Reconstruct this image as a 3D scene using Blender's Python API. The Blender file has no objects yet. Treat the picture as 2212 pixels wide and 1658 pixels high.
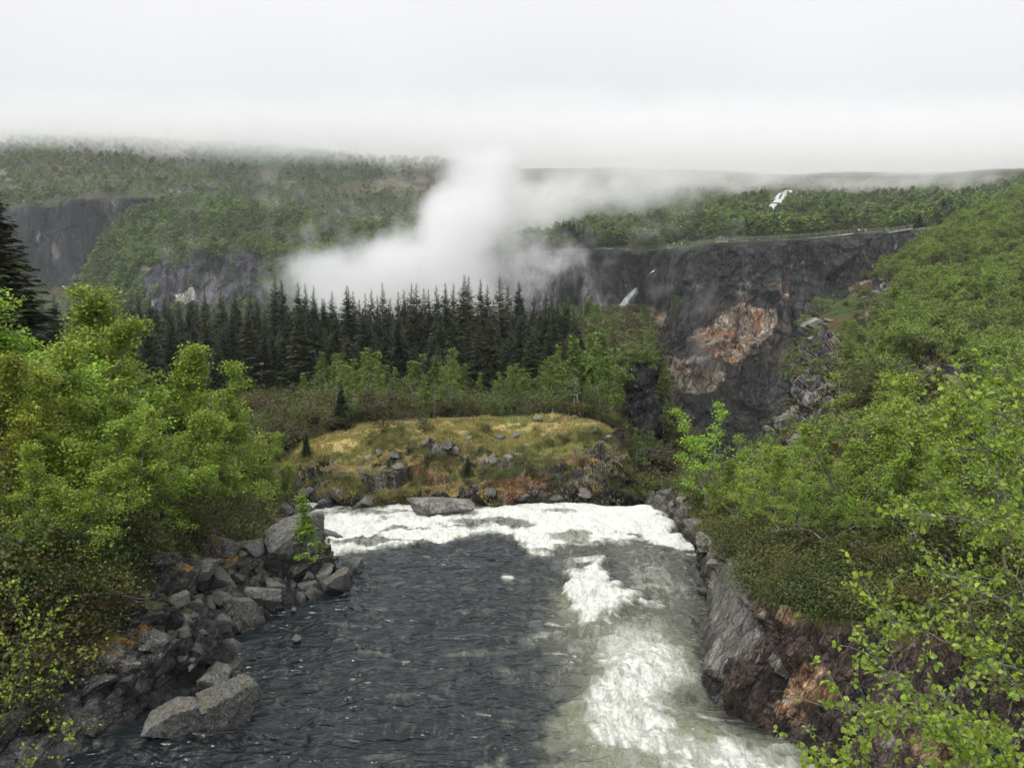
import bpy, math, random
import numpy as np
from mathutils import Vector
from mathutils.bvhtree import BVHTree

random.seed(11)
RNG = np.random.default_rng(11)
SC = bpy.context.scene
COL = SC.collection
PI = math.pi

# ------------------------------------------------------------------ camera geometry
CAMZ, FOC, CX, CY = 14.0, 1805.0, 1106.0, 829.0
TH = math.atan((CY - 600) / FOC)
CT, ST = math.cos(TH), math.sin(TH)


def raydir(px, py):
    u = (np.asarray(px, float) - CX) / FOC
    v = (CY - np.asarray(py, float)) / FOC
    return np.stack([u, CT + v * ST, -ST + v * CT], -1)


def W(px, py, Y):
    """point seen at (px, py) whose distance along the valley is Y metres"""
    d = raydir(px, py)
    return d * (np.asarray(Y, float) / d[..., 1])[..., None] + np.array([0, 0, CAMZ])


def WZ(px, py, z=0.0):
    d = raydir(px, py)
    return d * ((z - CAMZ) / d[..., 2])[..., None] + np.array([0, 0, CAMZ])


def proj(P):
    P = np.asarray(P, float)
    q = P - np.array([0, 0, CAMZ])
    dep = q[..., 1] * CT - q[..., 2] * ST
    up = q[..., 1] * ST + q[..., 2] * CT
    dep = np.maximum(dep, 1e-3)
    return CX + FOC * q[..., 0] / dep, CY - FOC * up / dep


# ------------------------------------------------------------------ numpy noise
U = np.uint32


def _h(ix, iy, iz, seed):
    h = ix.astype(U) * U(374761393) + iy.astype(U) * U(668265263) + iz.astype(U) * U(2147483647) + U((seed * 974711) & 0xFFFFFFFF)
    h ^= h >> U(13); h *= U(1274126177); h ^= h >> U(16); h *= U(2246822519); h ^= h >> U(15)
    return (h >> U(8)).astype(np.float32) * np.float32(1 / 16777215.)


def vnoise(P, seed=0):
    f = np.floor(P); t = (P - f).astype(np.float32); t = t * t * (3 - 2 * t); i = f.astype(np.int32)
    tx, ty, tz = t[..., 0], t[..., 1], t[..., 2]
    X, Y, Z = i[..., 0], i[..., 1], i[..., 2]
    r = []
    for a in (0, 1):
        for b in (0, 1):
            c0 = _h(X + a, Y + b, Z, seed); c1 = _h(X + a, Y + b, Z + 1, seed)
            r.append(c0 + (c1 - c0) * tz)
    p, q = r[0] + (r[1] - r[0]) * ty, r[2] + (r[3] - r[2]) * ty
    return (p + (q - p) * tx) * 2 - 1


def fbm(P, scale, octs=4, seed=0, gain=.5):
    P = np.asarray(P, float) / scale
    r, a, s = 0, 1.0, 0
    for o in range(octs):
        r = r + a * vnoise(P * (2.03 ** o) + o * 17.3, seed + o)
        s += a; a *= gain
    return r / s


def facet(P, scale, seed=0):
    """broken flat blocks: plane height of the nearest cell"""
    P = (np.asarray(P, float) / scale)
    f = np.floor(P); i = f.astype(np.int32); t = (P - f).astype(np.float32)
    best = np.full(P.shape[:-1], 9e9, np.float32); val = np.zeros(P.shape[:-1], np.float32)
    for a in (-1, 0, 1):
        for b in (-1, 0, 1):
            for c in (-1, 0, 1):
                x, y, z = i[..., 0] + a, i[..., 1] + b, i[..., 2] + c
                h1 = _h(x, y, z, seed); h2 = (h1 * 977.13) % 1; h3 = (h2 * 613.7) % 1
                dx, dy, dz = t[..., 0] - a - h1, t[..., 1] - b - h2, t[..., 2] - c - h3
                d = dx * dx + dy * dy + dz * dz
                m = d < best
                if not m.any(): continue
                g1 = (h1 * 331.7) % 1; g2 = (h2 * 277.3) % 1; g3 = (h3 * 191.9) % 1; g4 = (g1 * 97.7) % 1
                v = (dx * (g1 - .5) + dy * (g2 - .5) + dz * (g3 - .5)) * 2.2 + (g4 - .5) * 1.1
                val = np.where(m, v, val); best = np.where(m, d, best)
    return val, best


def smooth(x, a, b):
    t = np.clip((x - a) / (b - a), 0, 1)
    return t * t * (3 - 2 * t)


def polymask(px, py, poly, soft=12.0):
    """1 inside a polygon, fading over SOFT outside/inside"""
    poly = np.asarray(poly, float)
    ins = np.zeros(px.shape, bool); dm = np.full(px.shape, 9e9)
    n = len(poly)
    for k in range(n):
        x0, y0 = poly[k]; x1, y1 = poly[(k + 1) % n]
        c = ((y0 > py) != (y1 > py)) & (px < (x1 - x0) * (py - y0) / (y1 - y0 + 1e-12) + x0)
        ins ^= c
        ex, ey = x1 - x0, y1 - y0
        t = np.clip(((px - x0) * ex + (py - y0) * ey) / (ex * ex + ey * ey + 1e-9), 0, 1)
        dm = np.minimum(dm, np.hypot(px - x0 - t * ex, py - y0 - t * ey))
    sd = np.where(ins, dm, -dm)
    return smooth(sd, -soft, soft)


def mix(a, b, t):
    return a + (b - a) * np.asarray(t)[..., None]


def C(*v):
    return np.array(v, float)


# ------------------------------------------------------------------ mesh helpers
def mesh_from(name, V, F, mat=None, smooth_shade=True, attrs=None, cols=None):
    """V (n,3), F (m,3|4) or list of such arrays"""
    me = bpy.data.meshes.new(name)
    V = np.asarray(V, np.float32)
    Fs = F if isinstance(F, list) else [F]
    Fs = [np.asarray(f, np.int32) for f in Fs if len(f)]
    nl = sum(f.size for f in Fs); npoly = sum(len(f) for f in Fs)
    me.vertices.add(len(V)); me.vertices.foreach_set('co', V.ravel())
    me.loops.add(nl); me.polygons.add(npoly)
    me.loops.foreach_set('vertex_index', np.concatenate([f.ravel() for f in Fs]))
    tot = np.concatenate([np.full(len(f), f.shape[1], np.int32) for f in Fs])
    st = np.concatenate([[0], np.cumsum(tot)[:-1]]).astype(np.int32)
    me.polygons.foreach_set('loop_start', st)
    me.polygons.foreach_set('loop_total', tot)
    me.polygons.foreach_set('use_smooth', np.full(npoly, smooth_shade, bool))
    me.update(calc_edges=True)
    for k, a in (attrs or {}).items():
        at = me.attributes.new(k, 'FLOAT', 'POINT'); at.data.foreach_set('value', np.asarray(a, np.float32).ravel())
    if cols is not None:
        at = me.attributes.new('col', 'FLOAT_COLOR', 'POINT')
        c4 = np.ones((len(V), 4), np.float32); c4[:, :3] = cols.reshape(-1, 3)
        at.data.foreach_set('color', c4.ravel())
    if mat: me.materials.append(mat)
    return me


def obj(name, me, parent=None, loc=None, label=None, cat=None, group=None, kind=None):
    o = bpy.data.objects.new(name, me); COL.objects.link(o)
    if parent is not None: o.parent = parent
    if loc is not None: o.location = loc
    tag(o, label, cat, group, kind)
    return o


def tag(o, label=None, cat=None, group=None, kind=None):
    if label: o['label'] = label
    if cat: o['category'] = cat
    if group: o['group'] = group
    if kind: o['kind'] = kind
    return o


def grid_faces(nv, nu):
    i = np.arange(nv * nu).reshape(nv, nu)
    return np.stack([i[:-1, :-1], i[:-1, 1:], i[1:, 1:], i[1:, :-1]], -1).reshape(-1, 4)


def catmull(A, n, axis):
    """resample array A along AXIS to n samples"""
    A = np.moveaxis(A, axis, 0); R = len(A)
    t = np.linspace(0, R - 1, n); k = np.minimum(t.astype(int), R - 2); f = t - k
    f = f.reshape((-1,) + (1,) * (A.ndim - 1))
    Ae = np.concatenate([2 * A[:1] - A[1:2], A, 2 * A[-1:] - A[-2:-1]])
    p0, p1, p2, p3 = Ae[k], Ae[k + 1], Ae[k + 2], Ae[k + 3]
    T = .5                      # a tame tangent keeps steps crisp
    m1, m2 = (p2 - p0) * T * .8, (p3 - p1) * T * .8
    f2, f3 = f * f, f * f * f
    r = (2 * f3 - 3 * f2 + 1) * p1 + (f3 - 2 * f2 + f) * m1 + (-2 * f3 + 3 * f2) * p2 + (f3 - f2) * m2
    return np.moveaxis(r, 0, axis)


def normals(P):
    du = np.gradient(P, axis=1); dv = np.gradient(P, axis=0)
    n = np.cross(du, dv); n /= np.linalg.norm(n, axis=-1, keepdims=True) + 1e-9
    # faces the camera or the sky
    s = np.sign((n * (np.array([0, 0, CAMZ + 30]) - P)).sum(-1, keepdims=True)); s[s == 0] = 1
    return n * s


SURF = {}



class Patch:
    def __init__(s, rows, nu, nv, world=False):
        A = np.array(rows, float)
        P = A if world else W(A[..., 0], A[..., 1], A[..., 2])
        s.P = catmull(catmull(P, nv, 0), nu, 1)
        s.N = normals(s.P); s.nu, s.nv = nu, nv
        s.U, s.V = np.meshgrid(np.linspace(0, 1, nu), np.linspace(0, 1, nv))

    def displace(s, d):
        s.P = s.P + s.N * d[..., None]

    def finish(s, name, mat, cols, label=None, attrs=None, kind='structure', sub=4):
        s.N = normals(s.P)
        me = mesh_from(name, s.P.reshape(-1, 3), grid_faces(s.nv, s.nu), mat, True, attrs, cols)
        s.ob = obj(name, me, kind=kind, label=label)
        Q = s.P[::sub, ::sub]; f = grid_faces(Q.shape[0], Q.shape[1])
        s.bvh = BVHTree.FromPolygons([tuple(v) for v in Q.reshape(-1, 3).tolist()], f.tolist())
        SURF[name + str(len(SURF))] = s
        return s

    def hit(s, px, py):
        d = raydir(px, py); d = d / np.linalg.norm(d)
        r = s.bvh.ray_cast(Vector((0, 0, CAMZ)), Vector(d))
        return (np.array(r[0]), np.array(r[1])) if r[0] is not None else (None, None)

    def down(s, x, y, top=400):
        r = s.bvh.ray_cast(Vector((x, y, top)), Vector((0, 0, -1)))
        return np.array(r[0]) if r[0] is not None else None

    def scatter(s, n, dens, seed=1):
        """random points on the patch, by area times DENS(P, N, U, V, px, py)"""
        r = np.random.default_rng(seed)
        P = s.P
        a = np.linalg.norm(np.cross(P[1:, :-1] - P[:-1, :-1], P[:-1, 1:] - P[:-1, :-1]), axis=-1)
        c = P[:-1, :-1]
        px, py = proj(c)
        w = a * dens(c, s.N[:-1, :-1], s.U[:-1, :-1], s.V[:-1, :-1], px, py)
        w = np.maximum(w, 0).ravel(); w /= w.sum()
        k = r.choice(len(w), n, p=w)
        i, j = k // (s.nu - 1), k % (s.nu - 1)
        fu, fv = r.random(n)[:, None], r.random(n)[:, None]
        return P[i, j] + (P[i, j + 1] - P[i, j]) * fu + (P[i + 1, j] - P[i, j]) * fv


# ------------------------------------------------------------------ materials
class NB:
    def __init__(s, name):
        s.m = bpy.data.materials.new(name); s.m.use_nodes = True
        s.t = s.m.node_tree; s.t.nodes.clear()
        s.out = s.t.nodes.new('ShaderNodeOutputMaterial')

    def n(s, typ, ins=None, **props):
        nd = s.t.nodes.new('ShaderNode' + typ)
        for k, v in props.items(): setattr(nd, k, v)
        for k, v in (ins or {}).items():
            sock = nd.inputs[k]
            if isinstance(v, bpy.types.NodeSocket): s.t.links.new(v, sock)
            else: sock.default_value = v
        return nd

    def l(s, a, b): s.t.links.new(a, b)

    def math(s, op, a, b=None, clamp=False):
        ins = {0: a}
        if b is not None: ins[1] = b
        return s.n('Math', ins, operation=op, use_clamp=clamp).outputs[0]

    def mixc(s, f, a, b, blend='MIX'):
        nd = s.n('Mix', None, data_type='RGBA', blend_type=blend)
        for i, v in ((0, f), (6, a), (7, b)):
            if isinstance(v, bpy.types.NodeSocket): s.l(v, nd.inputs[i])
            else: nd.inputs[i].default_value = v if i == 0 else (tuple(v) + (1,))[:4]
        return nd.outputs[2]

    def ramp(s, v, a, b, c=0., d=1.):
        return s.n('MapRange', {0: v, 1: a, 2: b, 3: c, 4: d}, clamp=True).outputs[0]

    def coord(s, kind='Object'):
        return s.n('TexCoord').outputs[kind]

    def noise(s, vec, scale, detail=4, rough=.6, dist=0.):
        return s.n('TexNoise', {'Vector': vec, 'Scale': scale, 'Detail': detail, 'Roughness': rough, 'Distortion': dist}).outputs[0]


def ground_mat(name, fine, bump=.05, rough=.9, spec=.15, stretch=(1, 1, 1), contrast=.55, crack=0., rot=(0, 0, 0), joint=.4):
    """albedo comes from the 'col' attribute; broken up by fine procedural mottling, mineral flecks and joints"""
    b = NB(name)
    co = b.n('Mapping', {'Vector': b.coord(), 'Rotation': rot}).outputs[0]
    mp = b.n('Mapping', {'Vector': co, 'Scale': stretch}).outputs[0]
    col = b.n('Attribute', attribute_name='col').outputs[0]
    rk = b.n('Attribute', attribute_name='rockiness').outputs[2]
    n1 = b.noise(mp, 1 / fine, 7, .72)
    n2 = b.noise(mp, 1 / (fine * .16), 4, .65)
    k = b.ramp(n1, .34, .66, 1 - contrast, 1 + contrast)
    k2 = b.ramp(n2, .34, .66, .55, 1.5)
    kk = b.math('MULTIPLY', k, k2)
    hgt = b.math('ADD', n1, b.math('MULTIPLY', n2, .35))
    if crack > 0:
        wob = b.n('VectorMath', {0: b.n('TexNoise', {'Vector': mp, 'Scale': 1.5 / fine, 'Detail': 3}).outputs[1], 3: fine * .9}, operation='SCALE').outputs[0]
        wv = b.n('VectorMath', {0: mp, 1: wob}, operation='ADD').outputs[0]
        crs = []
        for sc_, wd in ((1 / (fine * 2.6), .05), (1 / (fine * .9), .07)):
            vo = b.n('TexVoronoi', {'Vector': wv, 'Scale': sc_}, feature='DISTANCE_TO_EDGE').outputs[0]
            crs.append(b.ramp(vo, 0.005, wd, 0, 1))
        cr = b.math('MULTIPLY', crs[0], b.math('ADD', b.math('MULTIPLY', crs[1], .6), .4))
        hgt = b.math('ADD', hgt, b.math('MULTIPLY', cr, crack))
        # shade inside the joints, darkened into the rock colour
        joint_shade = b.math('SUBTRACT', 1.0, b.math('MULTIPLY', b.math('MULTIPLY', b.math('SUBTRACT', 1.0, cr), joint), rk))
        kk = b.math('MULTIPLY', kk, joint_shade)
    c1 = b.n('VectorMath', {0: col, 3: kk}, operation='SCALE').outputs[0]
    n3 = b.noise(mp, 1 / (fine * .3), 4, .75)
    fl = b.math('MULTIPLY', b.ramp(n3, .56, .63, 0, .6), rk)
    lit = b.n('VectorMath', {0: b.n('VectorMath', {0: col, 3: 2.2}, operation='SCALE').outputs[0], 1: (.06, .06, .056)}, operation='ADD').outputs[0]
    c2 = b.mixc(fl, c1, lit)
    bm = b.n('Bump', {'Height': hgt, 'Strength': 1.0, 'Distance': bump})
    p = b.n('BsdfPrincipled', {'Base Color': c2, 'Roughness': rough, 'Specular IOR Level': spec, 'Normal': bm.outputs[0]})
    b.l(p.outputs[0], b.out.inputs[0])
    return b.m


def leaf_mat(name, c1, c2, c3=None, trans=.3, objvar=.35, rough=.5, patch=0):
    """leaf colour varies leaf by leaf and tree by tree, light passes through"""
    b = NB(name)
    isl = b.n('NewGeometry').outputs['Random Per Island']
    rnd = b.n('ObjectInfo').outputs['Random']
    c = b.mixc(isl, c1, c2)
    if c3: c = b.mixc(b.ramp(rnd, .35, 1, 0, .8), c, c3)
    k = b.ramp(rnd, 0, 1, 1 - objvar, 1 + objvar)
    if patch:
        pn = b.noise(b.n('NewGeometry').outputs['Position'], 1 / patch, 4, .6)
        if c3: c = b.mixc(b.ramp(pn, .42, .6), c, c3)
        k = b.math('MULTIPLY', k, b.ramp(pn, .3, .7, 1.2, .8))
    k2 = b.ramp(b.math('FRACT', b.math('MULTIPLY', isl, 7.31)), 0, 1, .6, 1.35)
    cc = b.n('VectorMath', {0: c, 3: b.math('MULTIPLY', k, k2)}, operation='SCALE').outputs[0]
    p = b.n('BsdfPrincipled', {'Base Color': cc, 'Roughness': rough, 'Specular IOR Level': .3})
    tcol = b.mixc(1, cc, (1.25, 1.3, .55), 'MULTIPLY')
    t = b.n('BsdfTranslucent', {'Color': tcol})
    ms = b.n('MixShader', {0: trans}); b.l(p.outputs[0], ms.inputs[1]); b.l(t.outputs[0], ms.inputs[2])
    b.l(ms.outputs[0], b.out.inputs[0])
    return b.m


def bark_mat(name, base, dark, scale=8., thr=.55):
    b = NB(name); co = b.coord()
    mp = b.n('Mapping', {'Vector': co, 'Scale': (1, 1, .35)}).outputs[0]
    n1 = b.noise(mp, scale, 5, .7)
    c = b.mixc(b.ramp(n1, thr - .08, thr + .08), base, dark)
    n2 = b.noise(co, scale * 4, 3)
    c = b.n('VectorMath', {0: c, 3: b.ramp(n2, .3, .7, .7, 1.2)}, operation='SCALE').outputs[0]
    bm = b.n('Bump', {'Height': n1, 'Distance': .01})
    p = b.n('BsdfPrincipled', {'Base Color': c, 'Roughness': .85, 'Specular IOR Level': .15, 'Normal': bm.outputs[0]})
    b.l(p.outputs[0], b.out.inputs[0]); return b.m


def rock_mat(name, dark, light, moss=None, mossamt=.0, fine=.35, wet=.0):
    b = NB(name); co = b.coord()
    rnd = b.n('ObjectInfo').outputs['Random']
    off = b.n('VectorMath', {0: co, 1: b.n('CombineXYZ', {0: b.math('MULTIPLY', rnd, 50)}).outputs[0]}, operation='ADD').outputs[0]
    n1 = b.noise(off, 1 / fine, 6, .7); n2 = b.noise(off, 5 / fine, 4, .65)
    n3 = b.noise(off, 2.2 / fine, 4, .75)
    c = b.mixc(b.ramp(n1, .33, .68), dark, light)
    c = b.n('VectorMath', {0: c, 3: b.math('MULTIPLY', b.ramp(n2, .33, .67, .45, 1.55), b.ramp(rnd, 0, 1, .7, 1.3))}, operation='SCALE').outputs[0]
    c = b.mixc(b.ramp(n3, .56, .62, 0, .6), c, (.30, .31, .28))
    nz = b.n('SeparateXYZ', {0: b.n('NewGeometry').outputs['Normal']}).outputs[2]
    if moss:
        mm = b.math('MULTIPLY', b.ramp(b.math('ADD', nz, b.math('MULTIPLY', b.math('SUBTRACT', b.noise(off, .8 / fine, 5, .7), .5), 2.2)), 1.25 - mossamt, 1.45 - mossamt), 1)
        mc = b.mixc(b.noise(off, 1.5 / fine, 3), moss, (.16, .10, .02))
        c = b.mixc(mm, c, mc)
    # a wet dark foot just above the river
    zz = b.n('SeparateXYZ', {0: b.n('NewGeometry').outputs['Position']}).outputs[2]
    wt = b.ramp(b.math('ADD', zz, b.math('MULTIPLY', n1, .3)), .15, .45, .38, 1)
    c = b.n('VectorMath', {0: c, 3: wt}, operation='SCALE').outputs[0]
    rg = b.ramp(wt, .4, 1, .3, .85)
    bm = b.n('Bump', {'Height': b.math('ADD', n1, b.math('MULTIPLY', n2, .3)), 'Distance': fine * .18, 'Strength': .9})
    p = b.n('BsdfPrincipled', {'Base Color': c, 'Roughness': rg, 'Specular IOR Level': .25, 'Normal': bm.outputs[0]})
    b.l(p.outputs[0], b.out.inputs[0]); return b.m


def plain_mat(name, c, rough=.8, fine=.3, var=.3):
    b = NB(name); n1 = b.noise(b.coord(), 1 / fine, 4)
    cc = b.n('VectorMath', {0: tuple(c), 3: b.ramp(n1, .3, .7, 1 - var, 1 + var)}, operation='SCALE').outputs[0]
    p = b.n('BsdfPrincipled', {'Base Color': cc, 'Roughness': rough, 'Specular IOR Level': .2})
    b.l(p.outputs[0], b.out.inputs[0]); return b.m


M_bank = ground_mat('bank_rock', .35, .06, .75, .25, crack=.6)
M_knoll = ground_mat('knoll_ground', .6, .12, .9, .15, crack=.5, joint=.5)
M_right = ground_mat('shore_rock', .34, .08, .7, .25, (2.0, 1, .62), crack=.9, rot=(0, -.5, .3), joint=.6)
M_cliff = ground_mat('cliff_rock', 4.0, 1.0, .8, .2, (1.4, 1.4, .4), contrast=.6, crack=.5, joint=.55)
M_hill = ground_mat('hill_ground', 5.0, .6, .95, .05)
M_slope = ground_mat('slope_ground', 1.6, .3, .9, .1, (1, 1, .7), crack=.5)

L_birch = leaf_mat('birch_leaves', (.18, .25, .028), (.31, .385, .046), (.13, .20, .026))
L_birch_fresh = leaf_mat('fresh_birch_leaves', (.15, .27, .03), (.26, .38, .045))
L_birch_yellow = leaf_mat('yellow_birch_leaves', (.26, .30, .04), (.38, .41, .07))
L_mid = leaf_mat('wood_birch_leaves', (.09, .155, .024), (.17, .24, .038), (.12, .15, .034))
L_side = leaf_mat('slope_birch_leaves', (.14, .235, .034), (.235, .335, .05), (.15, .18, .045), patch=14)
L_far = leaf_mat('hill_birch_leaves', (.12, .20, .042), (.18, .265, .058), (.12, .155, .042), objvar=.45, patch=45)
L_hero = leaf_mat('large_birch_leaves', (.17, .28, .035), (.34, .42, .07), trans=.4, objvar=0, rough=.4)
L_spruce = leaf_mat('spruce_needles', (.013, .030, .010), (.028, .048, .015), (.036, .042, .014), trans=.1, objvar=.4)
L_heath = leaf_mat('heather_leaves', (.10, .072, .02), (.13, .13, .026), (.06, .085, .018), trans=.25, patch=2.2)
L_shrub = leaf_mat('shrub_leaves', (.07, .11, .025), (.11, .14, .03), (.075, .055, .025), trans=.35, patch=5)
L_grass = leaf_mat('dry_grass', (.30, .24, .09), (.42, .34, .15), (.16, .19, .05), trans=.3)
B_birch = bark_mat('birch_bark', (.36, .34, .31), (.05, .045, .04), 5, .56)
B_dark = bark_mat('dark_bark', (.085, .07, .055), (.03, .025, .02), 6, .5)
B_grey = bark_mat('grey_bark', (.20, .19, .17), (.05, .045, .04), 9, .58)
R_left = rock_mat('boulder_rock', (.024, .024, .025), (.17, .168, .155), (.075, .075, .02), .26, .15)
R_knoll = rock_mat('knoll_boulder_rock', (.07, .065, .06), (.22, .21, .19), (.12, .12, .035), .2)
R_pale = rock_mat('pale_rock', (.30, .29, .27), (.5, .49, .46), None)

# ------------------------------------------------------------------ terrain
ROCKD, ROCKM, ROCKL = C(.022, .022, .025), C(.06, .058, .058), C(.17, .165, .155)
RUST, RUSTL = C(.17, .075, .035), C(.34, .19, .10)
GREEN, GREEND, BROWN, STRAW, MOSS = C(.075, .11, .025), C(.035, .055, .016), C(.075, .055, .025), C(.36, .28, .12), C(.11, .115, .022)


def rock_colour(P, s, seed, rust=0.1, stretch=.4):
    Q = P * np.array([1, 1, stretch])
    a = fbm(Q, s, 5, seed, .6); b = fbm(Q, s * .3, 4, seed + 9, .6); f, e = facet(P, s * .45, seed + 3)
    k = smooth(a * .8 + b * .5 + f * .25, -.35, .55)
    c = mix(mix(ROCKD, ROCKM, np.clip(k * 1.6, 0, 1)), ROCKL, smooth(k, .62, 1.0))
    r = smooth(fbm(Q, s * 1.4, 3, seed + 21) + rust - .35, 0, .3)
    c = mix(c, mix(RUST, RUSTL, smooth(b, -.3, .5)), r * .7)
    return c


def tset(patch, cols, rk):
    return dict(cols=cols, attrs={'rockiness': rk.ravel()})


# --- left bank (world space, from the waterline inland)
lw = [(-900, 2600), (-250, 1850), (60, 1690), (230, 1590), (360, 1540), (455, 1470), (505, 1425), (480, 1395), (555, 1352), (620, 1312), (690, 1280),
      (735, 1243), (715, 1200), (705, 1155), (640, 1120), (560, 1100), (430, 1086), (250, 1075)]
lw = np.array(lw, float)
L0 = WZ(lw[:, 0], lw[:, 1], 0)
hf = np.interp(np.arange(len(lw)), [0, 3, 6, 9, 12, 14, 17], [1.25, 1.2, 1.1, .85, .5, .4, .5])
dd = [-4, 0, .8, 2.2, 4.0, 6.0, 9, 14, 26, 60]
zz = [-2.5, -.12, .75, 1.7, 3.1, 4.1, 4.6, 5.2, 6.5, 10]
rows = []
for d, z in zip(dd, zz):
    R = L0.copy(); R[:, 0] -= d; R[:, 1] += d * .12
    R[:, 2] = z * (hf if z > 0 else 1)
    rows.append(R)
p = Patch(rows, 900, 420, world=True)
P = p.P
amp = smooth(p.V, .05, .3) * (1 - .5 * smooth(p.V, .6, .75))
f1, e1 = facet(P, 2.3, 5); f2, e2 = facet(P, .8, 15); f3, _ = facet(P, .3, 35)
p.displace((f1 * .75 + f2 * .32 + f3 * .1 + fbm(P, 5, 4, 3) * .5) * (amp * .9 + .1))
c = rock_colour(P, 2.2, 40, -.35) * .8
N = normals(p.P)
mz = smooth(N[..., 2] + fbm(P, 1.8, 4, 77) * .7, .62, .9)
mossy = mix(mix(MOSS, C(.26, .13, .02), smooth(fbm(P, 1.1, 3, 91), -.05, .3)), C(.05, .045, .02), smooth(fbm(P, .5, 3, 92), .1, .5))
c = mix(c, mossy, mz * smooth(p.V, .25, .4))
px, py = proj(P)
for poly in ([(165, 1330), (225, 1310), (240, 1370), (200, 1400), (165, 1390)], [(215, 1395), (300, 1350), (365, 1370), (300, 1390), (235, 1400), (190, 1410)],
             [(120, 1420), (170, 1405), (165, 1440), (130, 1450)], [(230, 1160), (290, 1150), (280, 1180)], [(420, 1170), (470, 1160), (500, 1200), (440, 1195)]):
    c = mix(c, mix(C(.10, .075, .02), C(.27, .15, .03), smooth(fbm(P, .35, 4, 5), -.2, .3)), polymask(px + fbm(P, .7, 3, 8) * 30, py + fbm(P, .7, 3, 9) * 22, poly, 10) * .8 * smooth(fbm(P, .3, 4, 6), -.35, .05))
earth = smooth(p.V, .58, .7)
c = mix(c, mix(GREEND, BROWN, smooth(fbm(P, 2, 3, 55), -.3, .3)), earth * .9)
wet = smooth(P[..., 2], .0, .6)
c = c * (.45 + .55 * wet)[..., None]
p.finish('river_bank', M_bank, c, 'rocky left bank of the river below the birches', {'rockiness': (1 - mz * .8) * (1 - earth)}, sub=5)
LB = p

# --- knoll and the flat wooded ground behind it
kx = [-500, 0, 300, 470, 600, 700, 850, 1000, 1150, 1260, 1330, 1375]
def krow(pys, Ys): return [(x, y, Y) for x, y, Y in zip(kx, pys, Ys)]
rows = [
    krow([1180, 1180, 1170, 1150, 1130, 1135, 1140, 1140, 1140, 1140, 1135, 1135], [47, 47, 47, 48, 49, 49, 49, 49, 49, 49, 50, 51]),
    krow([1110, 1110, 1105, 1100, 1098, 1102, 1108, 1108, 1106, 1104, 1100, 1104], [50, 50, 50, 50, 50, 50.5, 50, 50, 50.5, 51, 52, 54]),
    krow([1060, 1060, 1060, 1060, 1060, 1060, 1058, 1056, 1050, 1050, 1056, 1090], [54, 54, 54, 52.5, 51.2, 51.2, 50.8, 50.8, 51.2, 52, 54, 57]),
    krow([1010, 1010, 1010, 1020, 1022, 1015, 1010, 1006, 1000, 990, 1010, 1080], [59, 59, 58, 57, 55, 54.5, 54, 54.5, 55, 56, 57, 60]),
    krow([960, 960, 965, 985, 985, 970, 955, 950, 950, 940, 960, 1060], [66, 66, 65, 62, 60, 59, 59, 59, 59.5, 60, 61, 64]),
    krow([930, 930, 930, 945, 950, 925, 912, 905, 902, 905, 935, 1040], [78, 78, 75, 70, 67, 66, 66, 66, 66, 66, 66, 70]),
    krow([890, 890, 890, 895, 890, 890, 893, 895, 893, 897, 930, 1030], [92, 92, 90, 85, 80, 78, 76, 74, 74, 74, 74, 78]),
    krow([862, 862, 862, 862, 864, 868, 872, 874, 874, 880, 915, 1010], [112, 112, 110, 105, 100, 96, 94, 92, 92, 92, 92, 96]),
    krow([840, 840, 842, 842, 842, 842, 846, 848, 850, 860, 890, 960], [145, 145, 140, 135, 130, 128, 126, 124, 122, 120, 118, 120]),
    krow([1000, 1000, 1000, 1000, 1000, 1000, 1000, 1000, 1000, 1000, 1000, 1050], [175, 175, 170, 165, 160, 160, 160, 160, 160, 155, 150, 150])]
p = Patch(rows, 900, 520)
P = p.P; px, py = proj(P)
vis = smooth(p.V, .08, .16) * (1 - smooth(p.V, .5, .62))
low = 1 - smooth(p.V, .24, .45)
rocky = np.clip(low * 1.05 + smooth(px, 1230, 1320) * .6, 0, 1)
f1, e1 = facet(P, 2.4, 105); f2, _ = facet(P, .8, 115)
base = fbm(P, 5, 4, 100) * 1.05 + fbm(P, 1.3, 4, 101) * .22
crag = smooth(fbm(P, 2.6, 4, 131) * 1.3 + rocky * .75 - .22, 0, .3)
p.displace((base + crag * (f1 * .55 + f2 * .26)) * (vis * .95 + .05) + smooth(p.V, .45, .7) * 0)
N = normals(p.P)
g1 = fbm(P, 3.0, 4, 140); g2 = fbm(P, 1.0, 4, 141)
grass = mix(STRAW, GREEN * 1.3, smooth(g1 + g2 * .5, -.1, .25))
top = polymask(px + fbm(P, 3, 4, 145) * 50, py + fbm(P, 3, 4, 146) * 30, [(600, 1005), (700, 950), (840, 895), (1000, 880), (1180, 890), (1300, 915), (1150, 940), (900, 935), (720, 985)], 20)
gpatch = polymask(px, py, [(1060, 950), (1180, 955), (1300, 960), (1290, 985), (1100, 985)], 14)
slopec = mix(mix(BROWN * 1.5, STRAW * .75, smooth(g2 + g1, -.2, .4)), MOSS * 1.1, smooth(fbm(P, 2.2, 4, 150), -.15, .3))
c = mix(slopec, grass, np.clip(top * 1.1, 0, 1))
c = mix(c, C(.10, .17, .03), gpatch * .4)
crag2 = polymask(px + fbm(P, 2, 4, 148) * 40, py + fbm(P, 2, 4, 149) * 24, [(990, 1045), (1150, 1020), (1250, 950), (1345, 930), (1350, 1100), (1000, 1100)], 14)
steep = 1 - smooth(N[..., 2] + fbm(P, .9, 3, 160) * .25, .3, .62)
rkm = np.clip(steep * (.35 + crag * .8) + smooth(fbm(P, .9, 4, 163) + crag * .3 + crag2 * .45 + low * .12 - .46, 0, .15), 0, 1) * (1 - top * .8)
c = mix(c, rock_colour(P, 1.6, 170, .12), rkm)
behind = smooth(p.V, .52, .62)
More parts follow.
